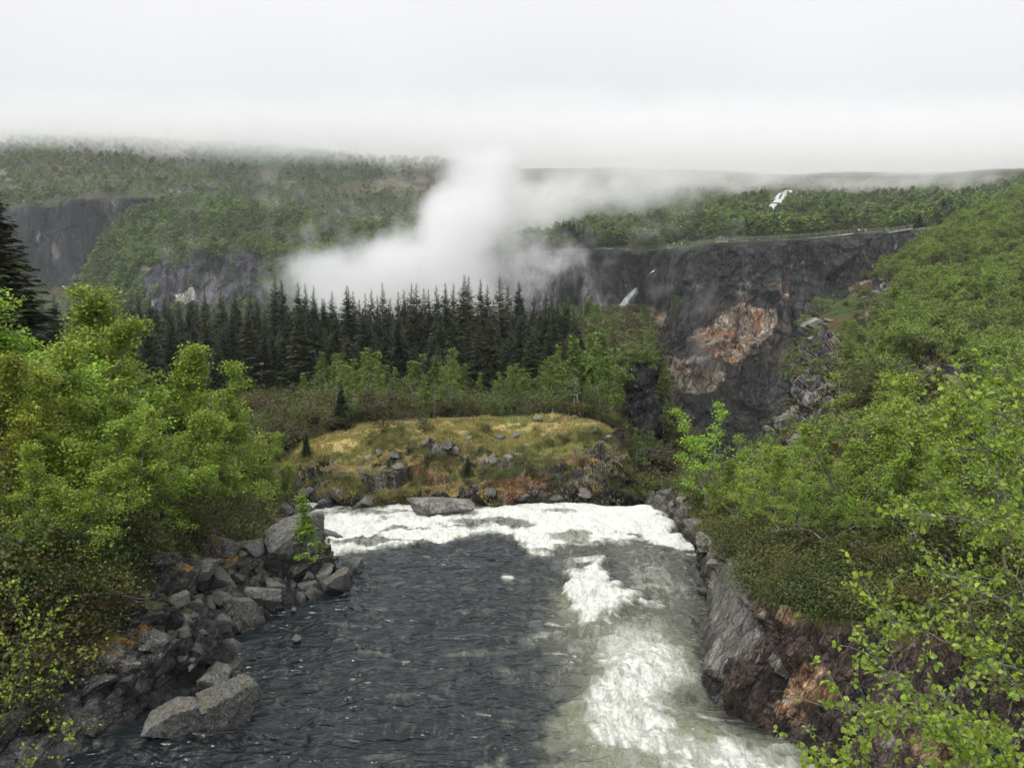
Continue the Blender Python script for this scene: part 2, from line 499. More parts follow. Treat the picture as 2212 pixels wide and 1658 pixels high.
c = mix(c, mix(C(.05, .045, .022), C(.045, .06, .02), smooth(g1, -.3, .3)), behind)
lb = polymask(px, py, [(300, 800), (900, 800), (850, 900), (700, 940), (600, 990), (560, 1060), (300, 1060)], 14)
c = mix(c, mix(C(.08, .055, .028), C(.04, .045, .018), smooth(fbm(P, 1.5, 4, 147), -.2, .3)), lb * .9)
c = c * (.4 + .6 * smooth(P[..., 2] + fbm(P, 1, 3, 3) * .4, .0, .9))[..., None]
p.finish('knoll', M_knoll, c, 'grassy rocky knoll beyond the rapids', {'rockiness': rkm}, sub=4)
KN = p

# --- gorge wall right of the knoll, with the dark rock buttress
gx = [1240, 1300, 1345, 1365, 1395, 1418, 1440, 1490, 1560]
def grow(pys, Ys): return [(x, y, Y) for x, y, Y in zip(gx, pys, Ys)]
rows = [grow([840, 830, 800, 782, 778, 790, 890, 960, 1020], [125, 120, 112, 108, 106, 108, 116, 122, 130]),
        grow([842, 836, 806, 792, 790, 800, 900, 970, 1030], [108, 106, 100, 97, 96, 97, 108, 116, 124]),
        grow([880, 880, 880, 880, 880, 880, 925, 985, 1040], [104, 102, 96, 94, 93, 94, 106, 112, 120]),
        grow([950, 960, 965, 965, 965, 970, 985, 1015, 1055], [92, 90, 88, 87, 86, 88, 98, 104, 112]),
        grow([1010, 1010, 1015, 1015, 1015, 1020, 1020, 1050, 1060], [78, 76, 75, 75, 75, 77, 84, 90, 100]),
        grow([1060, 1060, 1060, 1060, 1060, 1065, 1065, 1090, 1100], [66, 64, 63, 63, 64, 66, 70, 75, 86]),
        grow([1115, 1115, 1115, 1115, 1115, 1115, 1115, 1125, 1150], [56, 55, 55, 55, 56, 57, 60, 64, 74]),
        grow([1200, 1200, 1200, 1200, 1200, 1200, 1200, 1200, 1220], [54, 54, 54, 54, 54, 55, 56, 58, 66])]
p = Patch(rows, 300, 420); P = p.P; px, py = proj(P)
tower = polymask(px + fbm(P, 4, 3, 4) * 10, py, [(1346, 775), (1420, 775), (1424, 860), (1412, 960), (1440, 1010), (1390, 1030), (1352, 980)], 8)
f1, _ = facet(P * np.array([1, 1, .4]), 3.2, 205); f2, _ = facet(P * np.array([1, 1, .6]), 1.1, 215)
p.displace(f1 * (.6 + 1.0 * tower) + f2 * .5 + fbm(P, 6, 4, 200) * 1.0)
gz = fbm(P, 3, 4, 222)
scrub = mix(mix(C(.05, .065, .02), C(.10, .07, .03), smooth(gz, -.2, .3)), GREEN, smooth(fbm(P, 5, 3, 223), .0, .5))
c = mix(scrub, rock_colour(P, 4, 230, -.1) * .6, np.clip(tower + smooth(fbm(P, 4, 4, 226), .1, .3), 0, 1))
p.finish('gorge_wall', M_slope, c, 'dark gorge wall right of the knoll', {'rockiness': tower}, sub=4)
GW = p

# --- wooded rise between the gorge and the far cliff
rows = [[(x, y, Y) for x, y, Y in zip([1060, 1160, 1240, 1320, 1390, 1450, 1520], ys, Ys)] for ys, Ys in [
    ([875, 870, 862, 835, 805, 960, 1050], [118, 116, 112, 108, 108, 128, 140]),
    ([840, 830, 815, 800, 780, 930, 1010], [140, 138, 132, 124, 118, 140, 155]),
    ([790, 770, 755, 750, 745, 900, 980], [175, 172, 165, 155, 150, 170, 185]),
    ([740, 715, 705, 705, 705, 880, 960], [220, 215, 205, 200, 195, 215, 230]),
    ([700, 680, 675, 675, 685, 860, 940], [290, 285, 275, 270, 262, 262, 262])]]
p = Patch(rows, 260, 260); P = p.P
p.displace(fbm(P, 20, 4, 300) * 3 + facet(P, 6, 303)[0] * .8)
c = mix(C(.05, .07, .02), C(.07, .055, .03), smooth(fbm(P, 8, 4, 310), -.2, .3))
px, py = proj(P)
pm = polymask(px + fbm(P, 5, 3, 7) * 10, py + fbm(P, 5, 3, 8) * 8, [(1352, 765), (1372, 745), (1412, 740), (1400, 770), (1385, 795), (1358, 795)], 4)
c = mix(c, C(.36, .35, .34), pm)
p.finish('wooded_rise', M_slope, c, 'wooded rise at the mouth of the gorge', {'rockiness': pm}, sub=4)
WR = p

# --- the great cliff
cx_ = [1000, 1100, 1205, 1222, 1300, 1385, 1415, 1450, 1560, 1700, 1870, 2000, 2150]
def crow(pys, Ys): return [(x, y, Y) for x, y, Y in zip(cx_, pys, Ys)]
rows = [crow([552, 548, 542, 540, 536, 540, 540, 533, 522, 516, 502, 492, 485], [360, 352, 348, 350, 352, 352, 346, 318, 300, 290, 288, 285, 285]),
        crow([560, 556, 552, 552, 546, 550, 552, 546, 534, 528, 514, 506, 500], [352, 344, 340, 346, 344, 346, 346, 306, 290, 280, 278, 275, 275]),
        crow([600, 598, 600, 600, 600, 600, 600, 600, 600, 600, 600, 600, 600], [350, 342, 336, 352, 338, 348, 356, 298, 280, 272, 270, 268, 268]),
        crow([640, 640, 645, 645, 650, 650, 640, 648, 655, 655, 655, 655, 655], [348, 340, 334, 350, 336, 340, 352, 292, 274, 266, 264, 262, 262]),
        crow([690, 690, 690, 690, 700, 690, 690, 700, 700, 700, 700, 700, 700], [346, 338, 332, 342, 330, 326, 310, 286, 271, 265, 262, 260, 260]),
        crow([750, 750, 750, 750, 750, 750, 755, 760, 770, 770, 770, 770, 770], [344, 336, 330, 335, 320, 308, 292, 274, 260, 258, 258, 258, 258]),
        crow([800, 800, 800, 800, 810, 810, 820, 830, 850, 850, 850, 850, 850], [340, 332, 326, 328, 314, 300, 280, 268, 258, 252, 252, 252, 252]),
        crow([860, 860, 860, 860, 870, 880, 900, 910, 930, 930, 930, 930, 930], [336, 330, 320, 320, 306, 294, 274, 262, 250, 244, 244, 244, 244]),
        crow([990, 990, 990, 990, 1000, 1020, 1060, 1080, 1100, 1100, 1100, 1100, 1100], [325, 318, 310, 305, 292, 280, 262, 248, 234, 228, 228, 228, 228])]
p = Patch(rows, 1000, 560); P = p.P; px, py = proj(P)
ed = smooth(p.V, .03, .2)
S = P * np.array([1, 1, .28])
f1, e1 = facet(S, 17, 405); f2, _ = facet(S, 6, 415); f3, _ = facet(P * np.array([1, 1, .7]), 2.4, 425)
p.displace((f1 * 2.6 + f2 * 1.5 + f3 * .6 + fbm(S, 30, 4, 400) * 4) * (.03 + .97 * ed))
wx, wy = px + fbm(P, 7, 6, 430, .6) * 15, py + fbm(P, 7, 6, 431, .6) * 13
N = normals(p.P)
D1, D2 = C(.013, .012, .016), C(.046, .043, .050)
st = fbm(P * np.array([1, 1, .12]), 6, 7, 440, .72); bl = fbm(P, 22, 4, 441)
fis = 1 - smooth(np.abs(fbm(P * np.array([1, 1, .22]), 9, 5, 442, .6)), .0, .035)
fis = np.maximum(fis, (1 - smooth(np.abs(fbm(P * np.array([.5, .5, 1]), 12, 5, 443, .6)), .0, .03)) * .7)
c = mix(D1, D2, smooth(st * 1.2 + bl * .7 + f2 * .3, -.5, .6))
c = mix(c, C(.13, .13, .13), smooth(fbm(P * np.array([1, 1, .16]), 1.8, 5, 444, .65) + bl * .4, .22, .5) * .85)
c = mix(c, C(.15, .085, .06), smooth(fbm(P * np.array([1, 1, .3]), 9, 4, 447), .3, .55) * smooth(px, 1560, 1640) * .55)
leftp = 1 - smooth(px, 1380, 1430)
c = mix(c, C(.19, .19, .18), leftp * smooth(fbm(P * np.array([1, 1, .15]), 4, 4, 450), -.05, .35) * .75 * smooth(py, 545, 560))
c = mix(c, C(.17, .17, .18), (1 - smooth(px, 1200, 1215)) * .75)
pale = np.maximum(polymask(wx, wy, [(1499, 706), (1531, 700), (1540, 678), (1564, 669), (1590, 650), (1623, 657), (1637, 662), (1681, 668), (1684, 698), (1661, 731), (1623, 745), (1608, 766), (1575, 784), (1534, 766), (1511, 754), (1499, 731)], 3.5), polymask(wx, wy, [(1417, 766), (1464, 769), (1493, 769), (1523, 772), (1520, 798), (1543, 807), (1562, 807), (1561, 825), (1540, 845), (1505, 854), (1470, 848), (1455, 828), (1446, 810), (1417, 795)], 3.5))
pale = np.maximum(pale, np.maximum(polymask(wx, wy, [(1411, 669), (1430, 672), (1428, 698), (1417, 707)], 3), polymask(wx, wy, [(1673, 610), (1711, 616), (1699, 637), (1678, 625)], 4) * .8))
pt = fbm(P, 6, 7, 460, .75)
palec = mix(mix(C(.20, .14, .10), C(.44, .385, .30), smooth(pt + f3 * .2, -.45, .15)), C(.55, .51, .43), smooth(pt, .1, .45))
rs = np.maximum.reduce([polymask(wx, wy, [(1493, 704), (1531, 707), (1578, 707), (1628, 698), (1631, 743), (1578, 787), (1528, 769), (1499, 745)], 10), polymask(wx, wy, [(1631, 665), (1652, 669), (1649, 707), (1631, 710)], 5), polymask(wx, wy, [(1417, 669), (1430, 672), (1428, 698), (1417, 707)], 5), polymask(wx, wy, [(1452, 781), (1475, 781), (1475, 798), (1452, 795)], 6)])
palec = mix(palec, mix(C(.16, .065, .03), C(.36, .17, .075), smooth(fbm(P, 3, 4, 466), -.3, .3)), rs * smooth(fbm(P * np.array([1, 1, .4]), 5, 6, 467, .65), -.4, .1) * .9)
gaps = smooth(fbm(P * np.array([1, 1, .25]), 6, 4, 468) - .18, 0, .2)
halo = polymask(px + fbm(P, 16, 5, 481, .6) * 40, py + fbm(P, 16, 5, 482, .6) * 30, [(1400, 690), (1480, 690), (1560, 640), (1700, 640), (1710, 760), (1640, 850), (1560, 890), (1440, 870), (1400, 800)], 25)
c = mix(c, mix(C(.07, .055, .048), C(.21, .165, .13), smooth(fbm(P * np.array([1, 1, .45]), 4, 6, 483, .7), -.3, .4)), halo * smooth(fbm(P * np.array([1, 1, .5]), 9, 5, 484, .6), -.3, .25) * .75)
c = mix(c, palec, pale * (1 - gaps * .35))
c = c * (1 - .72 * fis)[..., None]
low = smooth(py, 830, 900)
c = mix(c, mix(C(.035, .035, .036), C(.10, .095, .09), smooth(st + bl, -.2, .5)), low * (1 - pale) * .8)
led = smooth(N[..., 2] + fbm(P, 10, 3, 470) * .35, .42, .62)
vegc = mix(C(.04, .065, .018), C(.07, .10, .028), smooth(bl, -.2, .3))
diag = polymask(wx, wy, [(1385, 700), (1440, 640), (1480, 575), (1510, 580), (1480, 640), (1430, 690)], 12) * smooth(fbm(P, 6, 3, 472), -.25, .15) * .8
topv = (1 - smooth(p.V, .02, .085))
vg = np.clip(led * .18 + diag + topv * .9, 0, 1) * (1 - pale)
c = mix(c, vegc, vg)
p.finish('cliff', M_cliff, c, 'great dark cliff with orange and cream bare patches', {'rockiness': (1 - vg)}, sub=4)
CL = p

# --- plateau and upper hill behind the cliff, up to the ridge
hx = [940, 1050, 1205, 1300, 1415, 1560, 1700, 1870, 2000, 2150, 2400, 2700]
def hrow(pys, Ys): return [(x, y, Y) for x, y, Y in zip(hx, pys, Ys)]
rows = [hrow([553, 550, 542, 536, 540, 522, 516, 502, 492, 485, 480, 480], [364, 356, 348, 352, 346, 300, 290, 288, 285, 285, 290, 300]),
        hrow([545, 540, 532, 528, 528, 514, 508, 494, 484, 478, 470, 470], [400, 395, 385, 385, 380, 340, 330, 325, 320, 320, 320, 330]),
        hrow([520, 510, 505, 500, 500, 490, 485, 474, 465, 458, 445, 440], [470, 470, 460, 455, 450, 425, 415, 405, 395, 390, 385, 390]),
        hrow([480, 470, 462, 458, 458, 450, 445, 438, 432, 428, 420, 415], [580, 580, 570, 560, 550, 530, 520, 510, 500, 490, 470, 470]),
        hrow([425, 420, 415, 412, 412, 410, 408, 404, 402, 398, 395, 390], [720, 720, 700, 690, 680, 670, 660, 640, 620, 600, 580, 570]),
        hrow([372, 368, 364, 364, 366, 370, 378, 371, 376, 366, 360, 352], [900, 900, 880, 860, 850, 830, 820, 800, 780, 760, 720, 700]),
        hrow([420, 420, 420, 420, 420, 420, 420, 420, 420, 420, 420, 420], [1150, 1150, 1130, 1110, 1100, 1080, 1060, 1040, 1020, 1000, 950, 930])]
p = Patch(rows, 520, 420); P = p.P; px, py = proj(P)
p.displace((fbm(P, 70, 5, 500) * 9 + facet(P, 25, 503)[0] * 2) * smooth(p.V, .0, .12) * (1 - .75 * smooth(p.V, .68, .8)))
a = fbm(P, 45, 4, 510)
hillc = mix(C(.050, .075, .022), C(.085, .075, .045), smooth(a, -.1, .3))
c = mix(hillc, C(.16, .16, .15), smooth(fbm(P, 22, 5, 512), .28, .42) * .7)
c = mix(c, C(.075, .06, .045), smooth(p.V, .62, .72) * .7)
pm = polymask(px, py, [(1840, 512), (1870, 498), (1905, 496), (1912, 508), (1890, 520)], 3)
c = mix(c, C(.46, .40, .32), pm)
p.finish('hill', M_hill, c, 'wooded plateau and hill behind the great cliff', {'rockiness': smooth(a, 0, .4) * .5}, sub=3)
HR = p

# --- far hill on the left with its dark cliff
ax = [-700, -300, -60, 40, 130, 230, 320, 390, 460, 560, 700, 850, 1000, 1120]
def arow(pys, Ys): return [(x, y, Y) for x, y, Y in zip(ax, pys, Ys)]
rows = [arow([700, 700, 700, 700, 700, 700, 700, 700, 700, 700, 700, 700, 700, 700], [560, 560, 560, 565, 570, 575, 575, 575, 575, 575, 570, 560, 540, 530]),
        arow([610, 610, 612, 612, 610, 606, 600, 596, 600, 600, 600, 600, 600, 600], [600, 600, 600, 600, 600, 600, 600, 600, 600, 600, 600, 590, 570, 560]),
        arow([530, 530, 530, 530, 528, 525, 520, 515, 530, 540, 545, 550, 555, 555], [603, 603, 603, 603, 603, 603, 605, 612, 640, 650, 640, 620, 600, 590]),
        arow([450, 450, 450, 452, 438, 430, 428, 428, 470, 490, 500, 505, 510, 515], [606, 606, 606, 606, 606, 606, 608, 620, 670, 690, 680, 660, 640, 630]),
        arow([438, 438, 438, 440, 428, 420, 416, 420, 440, 455, 465, 470, 475, 480], [625, 625, 625, 625, 625, 625, 630, 650, 710, 730, 720, 700, 690, 680]),
        arow([400, 400, 400, 398, 392, 388, 386, 388, 402, 412, 420, 424, 430, 435], [700, 700, 700, 700, 700, 700, 710, 730, 780, 800, 790, 780, 770, 760]),
        arow([350, 350, 350, 348, 346, 345, 348, 352, 362, 368, 374, 384, 392, 398], [820, 820, 820, 820, 820, 820, 830, 850, 880, 890, 890, 880, 860, 840]),
        arow([300, 300, 300, 302, 304, 306, 310, 314, 320, 326, 336, 350, 360, 364], [960, 960, 960, 960, 960, 960, 970, 980, 990, 1000, 1000, 990, 960, 940]),
        arow([330, 330, 330, 330, 330, 330, 330, 330, 340, 350, 370, 380, 390, 400], [1300] * 14)]
p = Patch(rows, 620, 560); P = p.P; px, py = proj(P)
rk = polymask(px + fbm(P, 25, 4, 600) * 14, py + fbm(P, 25, 4, 601) * 12, [(-900, 455), (40, 455), (130, 440), (230, 432), (395, 428), (392, 445), (300, 500), (235, 620), (-900, 640)], 6)
S = P * np.array([1, 1, .4])
p.displace(fbm(P, 80, 5, 605) * 8 * smooth(p.V, .35, .6) + rk * (facet(S, 22, 606)[0] * 7 + facet(S, 8, 607)[0] * 2.5))
a = fbm(P, 50, 4, 610)
c = mix(C(.045, .068, .022), C(.085, .070, .040), smooth(a, .0, .3))
bare = polymask(px, py, [(770, 400), (850, 380), (930, 378), (940, 400), (930, 425), (800, 420)], 10)
c = mix(c, mix(C(.10, .06, .04), C(.18, .16, .12), smooth(fbm(P, 18, 4, 611), -.2, .3)), np.clip(bare * .9, 0, 1))
c = mix(c, C(.22, .21, .19), smooth(fbm(P, 20, 5, 612), .32, .42) * (1 - rk) * .7)
st = fbm(P * np.array([1, 1, .15]), 8, 5, 615, .65)
c = mix(c, mix(C(.013, .014, .021), C(.045, .045, .054), smooth(st + fbm(P, 30, 3, 3), -.3, .5)), rk)
c = mix(c, C(.18, .18, .18), rk * smooth(fbm(P * np.array([1, 1, .4]), 6, 4, 617), .28, .45) * .8)
p.finish('far_hill', M_cliff, c, 'far wooded hill with dark cliff under the cloud', {'rockiness': rk}, sub=3)
HL = p

# --- nearer wooded spur in front of it
sx = [185, 205, 235, 290, 390, 470, 560, 640, 760, 900, 1040]
def srow(pys, Ys): return [(x, y, Y) for x, y, Y in zip(sx, pys, Ys)]
rows = [srow([610, 590, 540, 490, 445, 452, 462, 475, 500, 520, 540], [540, 545, 545, 550, 565, 580, 580, 570, 560, 540, 520]),
        srow([615, 580, 520, 472, 440, 446, 456, 470, 494, 515, 538], [500, 505, 510, 515, 530, 540, 540, 530, 520, 500, 490]),
        srow([625, 590, 535, 500, 478, 480, 490, 500, 520, 540, 560], [488, 488, 490, 495, 500, 505, 505, 500, 490, 475, 465]),
        srow([640, 610, 570, 545, 530, 530, 535, 545, 560, 575, 590], [475, 472, 470, 470, 470, 472, 472, 468, 460, 450, 440]),
        srow([655, 630, 605, 580, 562, 560, 560, 570, 590, 610, 620], [465, 460, 455, 450, 448, 448, 448, 445, 435, 430, 420]),
        srow([680, 665, 650, 645, 645, 645, 645, 650, 660, 670, 680], [455, 450, 446, 442, 440, 440, 440, 436, 426, 420, 410]),
        srow([760, 760, 760, 760, 760, 760, 760, 760, 760, 760, 760], [440, 436, 432, 430, 428, 428, 428, 424, 414, 408, 400])]
p = Patch(rows, 480, 360); P = p.P; px, py = proj(P)
rk = polymask(px + fbm(P, 18, 4, 700) * 16, py + fbm(P, 18, 4, 701) * 12, [(300, 595), (330, 570), (400, 560), (500, 552), (560, 545), (570, 570), (560, 660), (320, 680)], 5)
S = P * np.array([1, 1, .5])
p.displace(fbm(P, 45, 5, 705) * 5 + rk * (facet(S, 14, 706)[0] * 4 + facet(S, 5, 707)[0] * 1.5))
a = fbm(P, 35, 4, 710)
c = mix(C(.05, .078, .022), C(.085, .07, .038), smooth(a, .02, .3))
c = mix(c, C(.26, .24, .20), smooth(fbm(P * np.array([1, 1, 2.5]), 16, 5, 712), .30, .4) * (1 - rk) * .7)
c = mix(c, mix(C(.022, .024, .030), C(.10, .10, .11), smooth(fbm(P * np.array([1, 1, .4]), 9, 5, 715, .65), -.3, .5)), rk)
wp = polymask(px + fbm(P, 5, 3, 8) * 10, py + fbm(P, 5, 3, 9) * 10, [(370, 632), (395, 630), (410, 618), (420, 618), (415, 650), (380, 648)], 3)
wp = np.maximum(wp, polymask(px, py, [(318, 650), (334, 650), (332, 664), (320, 664)], 3))
c = mix(c, C(.36, .35, .31), wp)
p.finish('spur', M_cliff, c, 'wooded spur with a grey crag low on its side', {'rockiness': rk}, sub=3)
SP = p

# --- right valley side: edge row, then inward rows
E0 = [(2420, 350, 380), (2300, 405, 320), (2150, 447, 285), (2015, 524, 240), (1920, 588, 200), (1835, 645, 165), (1770, 692, 145), (1740, 752, 135), (1728, 840, 120), (1705, 935, 105), (1650, 1010, 92), (1560, 1110, 82)]
def off(r, dx, dy, dY, k=1.0): return [(x + dx, y + dy, Y + dY) for x, y, Y in r]
EB = off(E0, 20, 60, 50)
E1 = [(2480, 365, 330), (2340, 425, 280), (2200, 465, 245), (2065, 530, 205), (1970, 594, 172), (1885, 650, 143), (1825, 700, 124), (1790, 760, 113), (1768, 845, 102), (1745, 935, 90), (1690, 1020, 78), (1590, 1100, 68)]
E2 = [(2520, 420, 270), (2420, 470, 235), (2300, 510, 200), (2180, 570, 168), (2070, 645, 140), (1990, 695, 119), (1925, 745, 104), (1875, 800, 95), (1845, 860, 87), (1810, 935, 77), (1740, 1025, 66), (1620, 1080, 58)]
E3 = [(2620, 540, 200), (2560, 580, 175), (2450, 620, 150), (2320, 670, 126), (2210, 720, 108), (2120, 760, 95), (2050, 800, 85), (1990, 840, 79), (1940, 880, 74), (1890, 950, 67), (1780, 1030, 58), (1640, 1070, 53)]
E4 = [(2760, 700, 130), (2700, 740, 115), (2600, 770, 102), (2480, 800, 88), (2370, 830, 79), (2280, 850, 72), (2200, 875, 66), (2120, 905, 62), (2050, 935, 59), (1980, 985, 55), (1860, 1040, 50), (1700, 1065, 48)]
E5 = [(3100, 880, 70), (3000, 900, 64), (2850, 920, 60), (2700, 930, 56), (2580, 940, 53), (2470, 950, 50), (2370, 970, 48), (2270, 995, 46), (2180, 1010, 44), (2080, 1045, 43), (1950, 1070, 42), (1780, 1080, 43)]
p = Patch([EB, E0, E1, E2, E3, E4, E5], 760, 420); P = p.P; px, py = proj(P)
tp = smooth(p.V, .1, .2)
rface = polymask(px + fbm(P, 8, 4, 800) * 25, py + fbm(P, 8, 4, 801) * 20, [(1690, 700), (1760, 670), (1815, 745), (1830, 830), (1815, 890), (1880, 950), (1800, 1010), (1640, 1010), (1600, 900)], 8)
crag = np.maximum(polymask(px + fbm(P, 6, 4, 802) * 20, py + fbm(P, 6, 4, 803) * 16, [(1940, 790), (2000, 770), (2100, 800), (2120, 850), (2040, 880), (1940, 890)], 8),
                  polymask(px + fbm(P, 6, 4, 804) * 20, py + fbm(P, 6, 4, 805) * 14, [(1830, 610), (1910, 605), (1920, 640), (1850, 650)], 8))
crag = np.maximum(crag, smooth(fbm(P, 9, 4, 806), .22, .36))
rk = np.clip(np.maximum(rface, crag), 0, 1)
f1, _ = facet(P, 7, 810); f2, _ = facet(P, 2.4, 811)
p.displace((fbm(P, 18, 4, 812) * 2.2) * tp + rk * (f1 * 2.0 + f2 * 1.0))
N = normals(p.P)
c = mix(C(.05, .07, .02), C(.085, .055, .028), smooth(fbm(P, 7, 4, 820), .0, .35))
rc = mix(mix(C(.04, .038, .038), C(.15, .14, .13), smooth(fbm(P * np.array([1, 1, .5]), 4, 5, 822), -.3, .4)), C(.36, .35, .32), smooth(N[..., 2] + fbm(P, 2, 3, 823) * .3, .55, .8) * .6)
rc = mix(rc, C(.17, .09, .055), smooth(fbm(P, 6, 4, 824), .22, .4) * .7)
c = mix(c, rc, rk)
p.finish('valley_side', M_slope, c, 'steep birch covered valley side on the right', {'rockiness': rk}, sub=4)
RS = p

# --- right shore: slab, rusty crag and the mossy ledge above
wl = [(1395, 1085), (1440, 1112), (1490, 1175), (1512, 1240), (1528, 1300), (1518, 1385), (1526, 1500), (1600, 1552), (1700, 1625), (1790, 1700), (2000, 1900), (2400, 2300)]
wl = np.array(wl, float); Wl = WZ(wl[:, 0], wl[:, 1], -.1)
def wr(l): l = np.array(l, float); return W(l[:, 0], l[:, 1], l[:, 2])
T = wr([(1440, 1050, 54), (1478, 1062, 49.5), (1518, 1128, 43.5), (1552, 1192, 36.5), (1590, 1216, 33.2), (1618, 1288, 29.2), (1700, 1322, 27), (1800, 1342, 25.6), (1900, 1362, 24.6), (2010, 1395, 23), (2200, 1450, 20.5), (2600, 1600, 17.5)])
I1 = wr([(1500, 1035, 58), (1545, 1052, 53), (1600, 1105, 45), (1640, 1140, 40), (1690, 1165, 36.5), (1750, 1205, 32), (1840, 1245, 29), (1940, 1262, 27.5), (2060, 1275, 26), (2200, 1300, 24), (2450, 1320, 21.5), (2900, 1400, 18)])
I2 = wr([(1600, 1010, 66), (1680, 1022, 60), (1760, 1050, 53), (1830, 1075, 48), (1900, 1095, 44), (1980, 1110, 40), (2080, 1120, 37), (2190, 1125, 34), (2320, 1120, 31), (2480, 1110, 28), (2750, 1100, 25), (3300, 1100, 21)])
I3 = wr([(1750, 980, 80), (1850, 990, 74), (1950, 1000, 68), (2050, 1005, 62), (2150, 1005, 57), (2260, 1000, 52), (2400, 990, 48), (2550, 980, 44), (2750, 960, 40), (2950, 930, 36), (3300, 900, 32), (4000, 880, 27)])
U0 = Wl.copy(); U0[:, 0] -= 1.5; U0[:, 2] = -2.5
M1 = Wl * .62 + T * .38; M1[:, 2] = Wl[:, 2] * .55 + T[:, 2] * .45
M2 = Wl * .25 + T * .75; M2[:, 2] = Wl[:, 2] * .12 + T[:, 2] * .88
p = Patch([U0, Wl, M1, M2, T, I1, I2, I3], 760, 520, world=True); P = p.P; px, py = proj(P)
face = smooth(p.V, .12, .2) * (1 - smooth(p.V, .54, .62))
slab = polymask(px, py, [(1560, 1205), (1600, 1220), (1622, 1290), (1640, 1380), (1560, 1470), (1515, 1420), (1510, 1330)], 10)
# upright rusty layers that lean: coordinates across the bedding
B = np.stack([(P[..., 0] * .85 - P[..., 1] * .2 - P[..., 2] * .5) * 1.6, (P[..., 1] * .9 - P[..., 0] * .3) * .8, (P[..., 2] * .85 + P[..., 0] * .5) * .6], -1)
f1, _ = facet(B, 1.5, 905); f2, _ = facet(B, .55, 915); f3, _ = facet(P, .25, 925)
ro = face * (1 - slab * .93)
p.displace(ro * (f1 * .5 + f2 * .3 + f3 * .09) + fbm(P, 3, 4, 900) * .22 + fbm(P, .5, 3, 901) * .03)
N = normals(p.P)
c = mix(C(.018, .015, .015), C(.07, .05, .04), smooth(f2 * .6 + fbm(B, 1.0, 4, 931) * .8, -.5, .5))
c = mix(c, mix(C(.14, .075, .04), C(.36, .235, .14), smooth(fbm(B, .35, 4, 932), -.2, .4)), np.clip(smooth(fbm(B, 1.1, 4, 933) + f1 * .3, .3, .5) * .8 + polymask(px + f2 * 22, py + f1 * 16, [(1690, 1440), (1760, 1425), (1805, 1450), (1785, 1530), (1720, 1560), (1682, 1520)], 8) * smooth(f2, -.5, .1), 0, 1) * smooth(px, 1600, 1680))
c = mix(c, C(.22, .20, .17), smooth(fbm(P, .8, 5, 934), .27, .4) * .7)
slc = mix(C(.10, .095, .085), C(.19, .18, .165), smooth(fbm(P * np.array([1, 1, .3]), .6, 5, 935, .65), -.4, .4))
c = mix(c, slc, slab)
farr = 1 - smooth(px, 1540, 1570)
c = mix(c, mix(C(.06, .058, .052), C(.24, .23, .20), smooth(fbm(P, .9, 5, 936), -.25, .3)), farr * .85)
moss = smooth(p.V + fbm(P, 1.6, 4, 937) * .05, .545, .585)
moss = np.maximum(moss, smooth(N[..., 2] + fbm(P, 1.0, 3, 938) * .5, .75, .95) * smooth(p.V, .36, .5))
mcol = mix(mix(C(.055, .05, .018), C(.09, .10, .02), smooth(fbm(P, 1.4, 4, 939), -.2, .3)), C(.06, .04, .02), smooth(fbm(P, 2.5, 3, 940), .0, .4))
c = mix(c, mcol, moss * (1 - slab))
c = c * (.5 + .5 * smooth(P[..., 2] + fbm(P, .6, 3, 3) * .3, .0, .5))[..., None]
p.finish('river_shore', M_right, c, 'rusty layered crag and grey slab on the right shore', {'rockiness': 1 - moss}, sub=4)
SH = p

# --- broad ground sheet far below and out to the horizon
n = 160
gxx, gyy = np.meshgrid(np.linspace(-1, 1, n), np.linspace(-1, 1, n))
G = np.stack([np.sign(gxx) * np.abs(gxx) ** 1.6 * 3000, np.sign(gyy) * np.abs(gyy) ** 1.6 * 3000, np.zeros_like(gxx) - 70], -1)
G[..., 2] += fbm(G, 300, 3, 950) * 12
gm = mesh_from('ground', G.reshape(-1, 3), grid_faces(n, n), M_hill, True, {'rockiness': np.zeros(n * n)}, np.broadcast_to(C(.05, .065, .025), (n, n, 3)).reshape(-1, 3))
obj('ground', gm, kind='structure')

# ------------------------------------------------------------------ river
b = NB('river_water'); co = b.coord()
foam = b.n('Attribute', attribute_name='foam').outputs[2]
silt = b.n('Attribute', attribute_name='silt').outputs[2]
mp = b.n('Mapping', {'Vector': co, 'Rotation': (0, 0, .25), 'Scale': (.75, 1.35, 1)}).outputs[0]
r0 = b.noise(mp, .7, 2, .5, .8); r1 = b.math('MULTIPLY', b.math('ABSOLUTE', b.math('SUBTRACT', b.noise(mp, 1.15, 2, .5, .7), .5)), 2.4); r2 = b.math('MULTIPLY', b.math('ABSOLUTE', b.math('SUBTRACT', b.noise(mp, 3.6, 3, .55, .6), .5)), 2.0)
fo1 = b.noise(b.n('Mapping', {'Vector': co, 'Rotation': (0, 0, -.3), 'Scale': (1.7, .7, 1)}).outputs[0], 1.35, 9, .7, 1.0)
fo2 = b.noise(co, 9, 5, .7, .5)
fo = b.math('ADD', b.math('MULTIPLY', fo1, .78), b.math('MULTIPLY', fo2, .22))
fth = b.math('ADD', foam, b.math('MULTIPLY', b.math('SUBTRACT', fo, .5), 1.7))
fm = b.ramp(fth, .36, .85)
fsoft = b.ramp(fth, .05, .8)
deep = b.mixc(silt, (.010, .014, .016), (.29, .30, .19))
deep = b.mixc(b.math('MULTIPLY', fsoft, .42), deep, (.34, .36, .29))
sm_ = b.n('Mapping', {'Vector': co, 'Rotation': (0, 0, -.32), 'Scale': (2.4, .75, 1)}).outputs[0]
rg1 = b.math('ABSOLUTE', b.math('SUBTRACT', b.noise(sm_, .8, 6, .62, .8), .5))
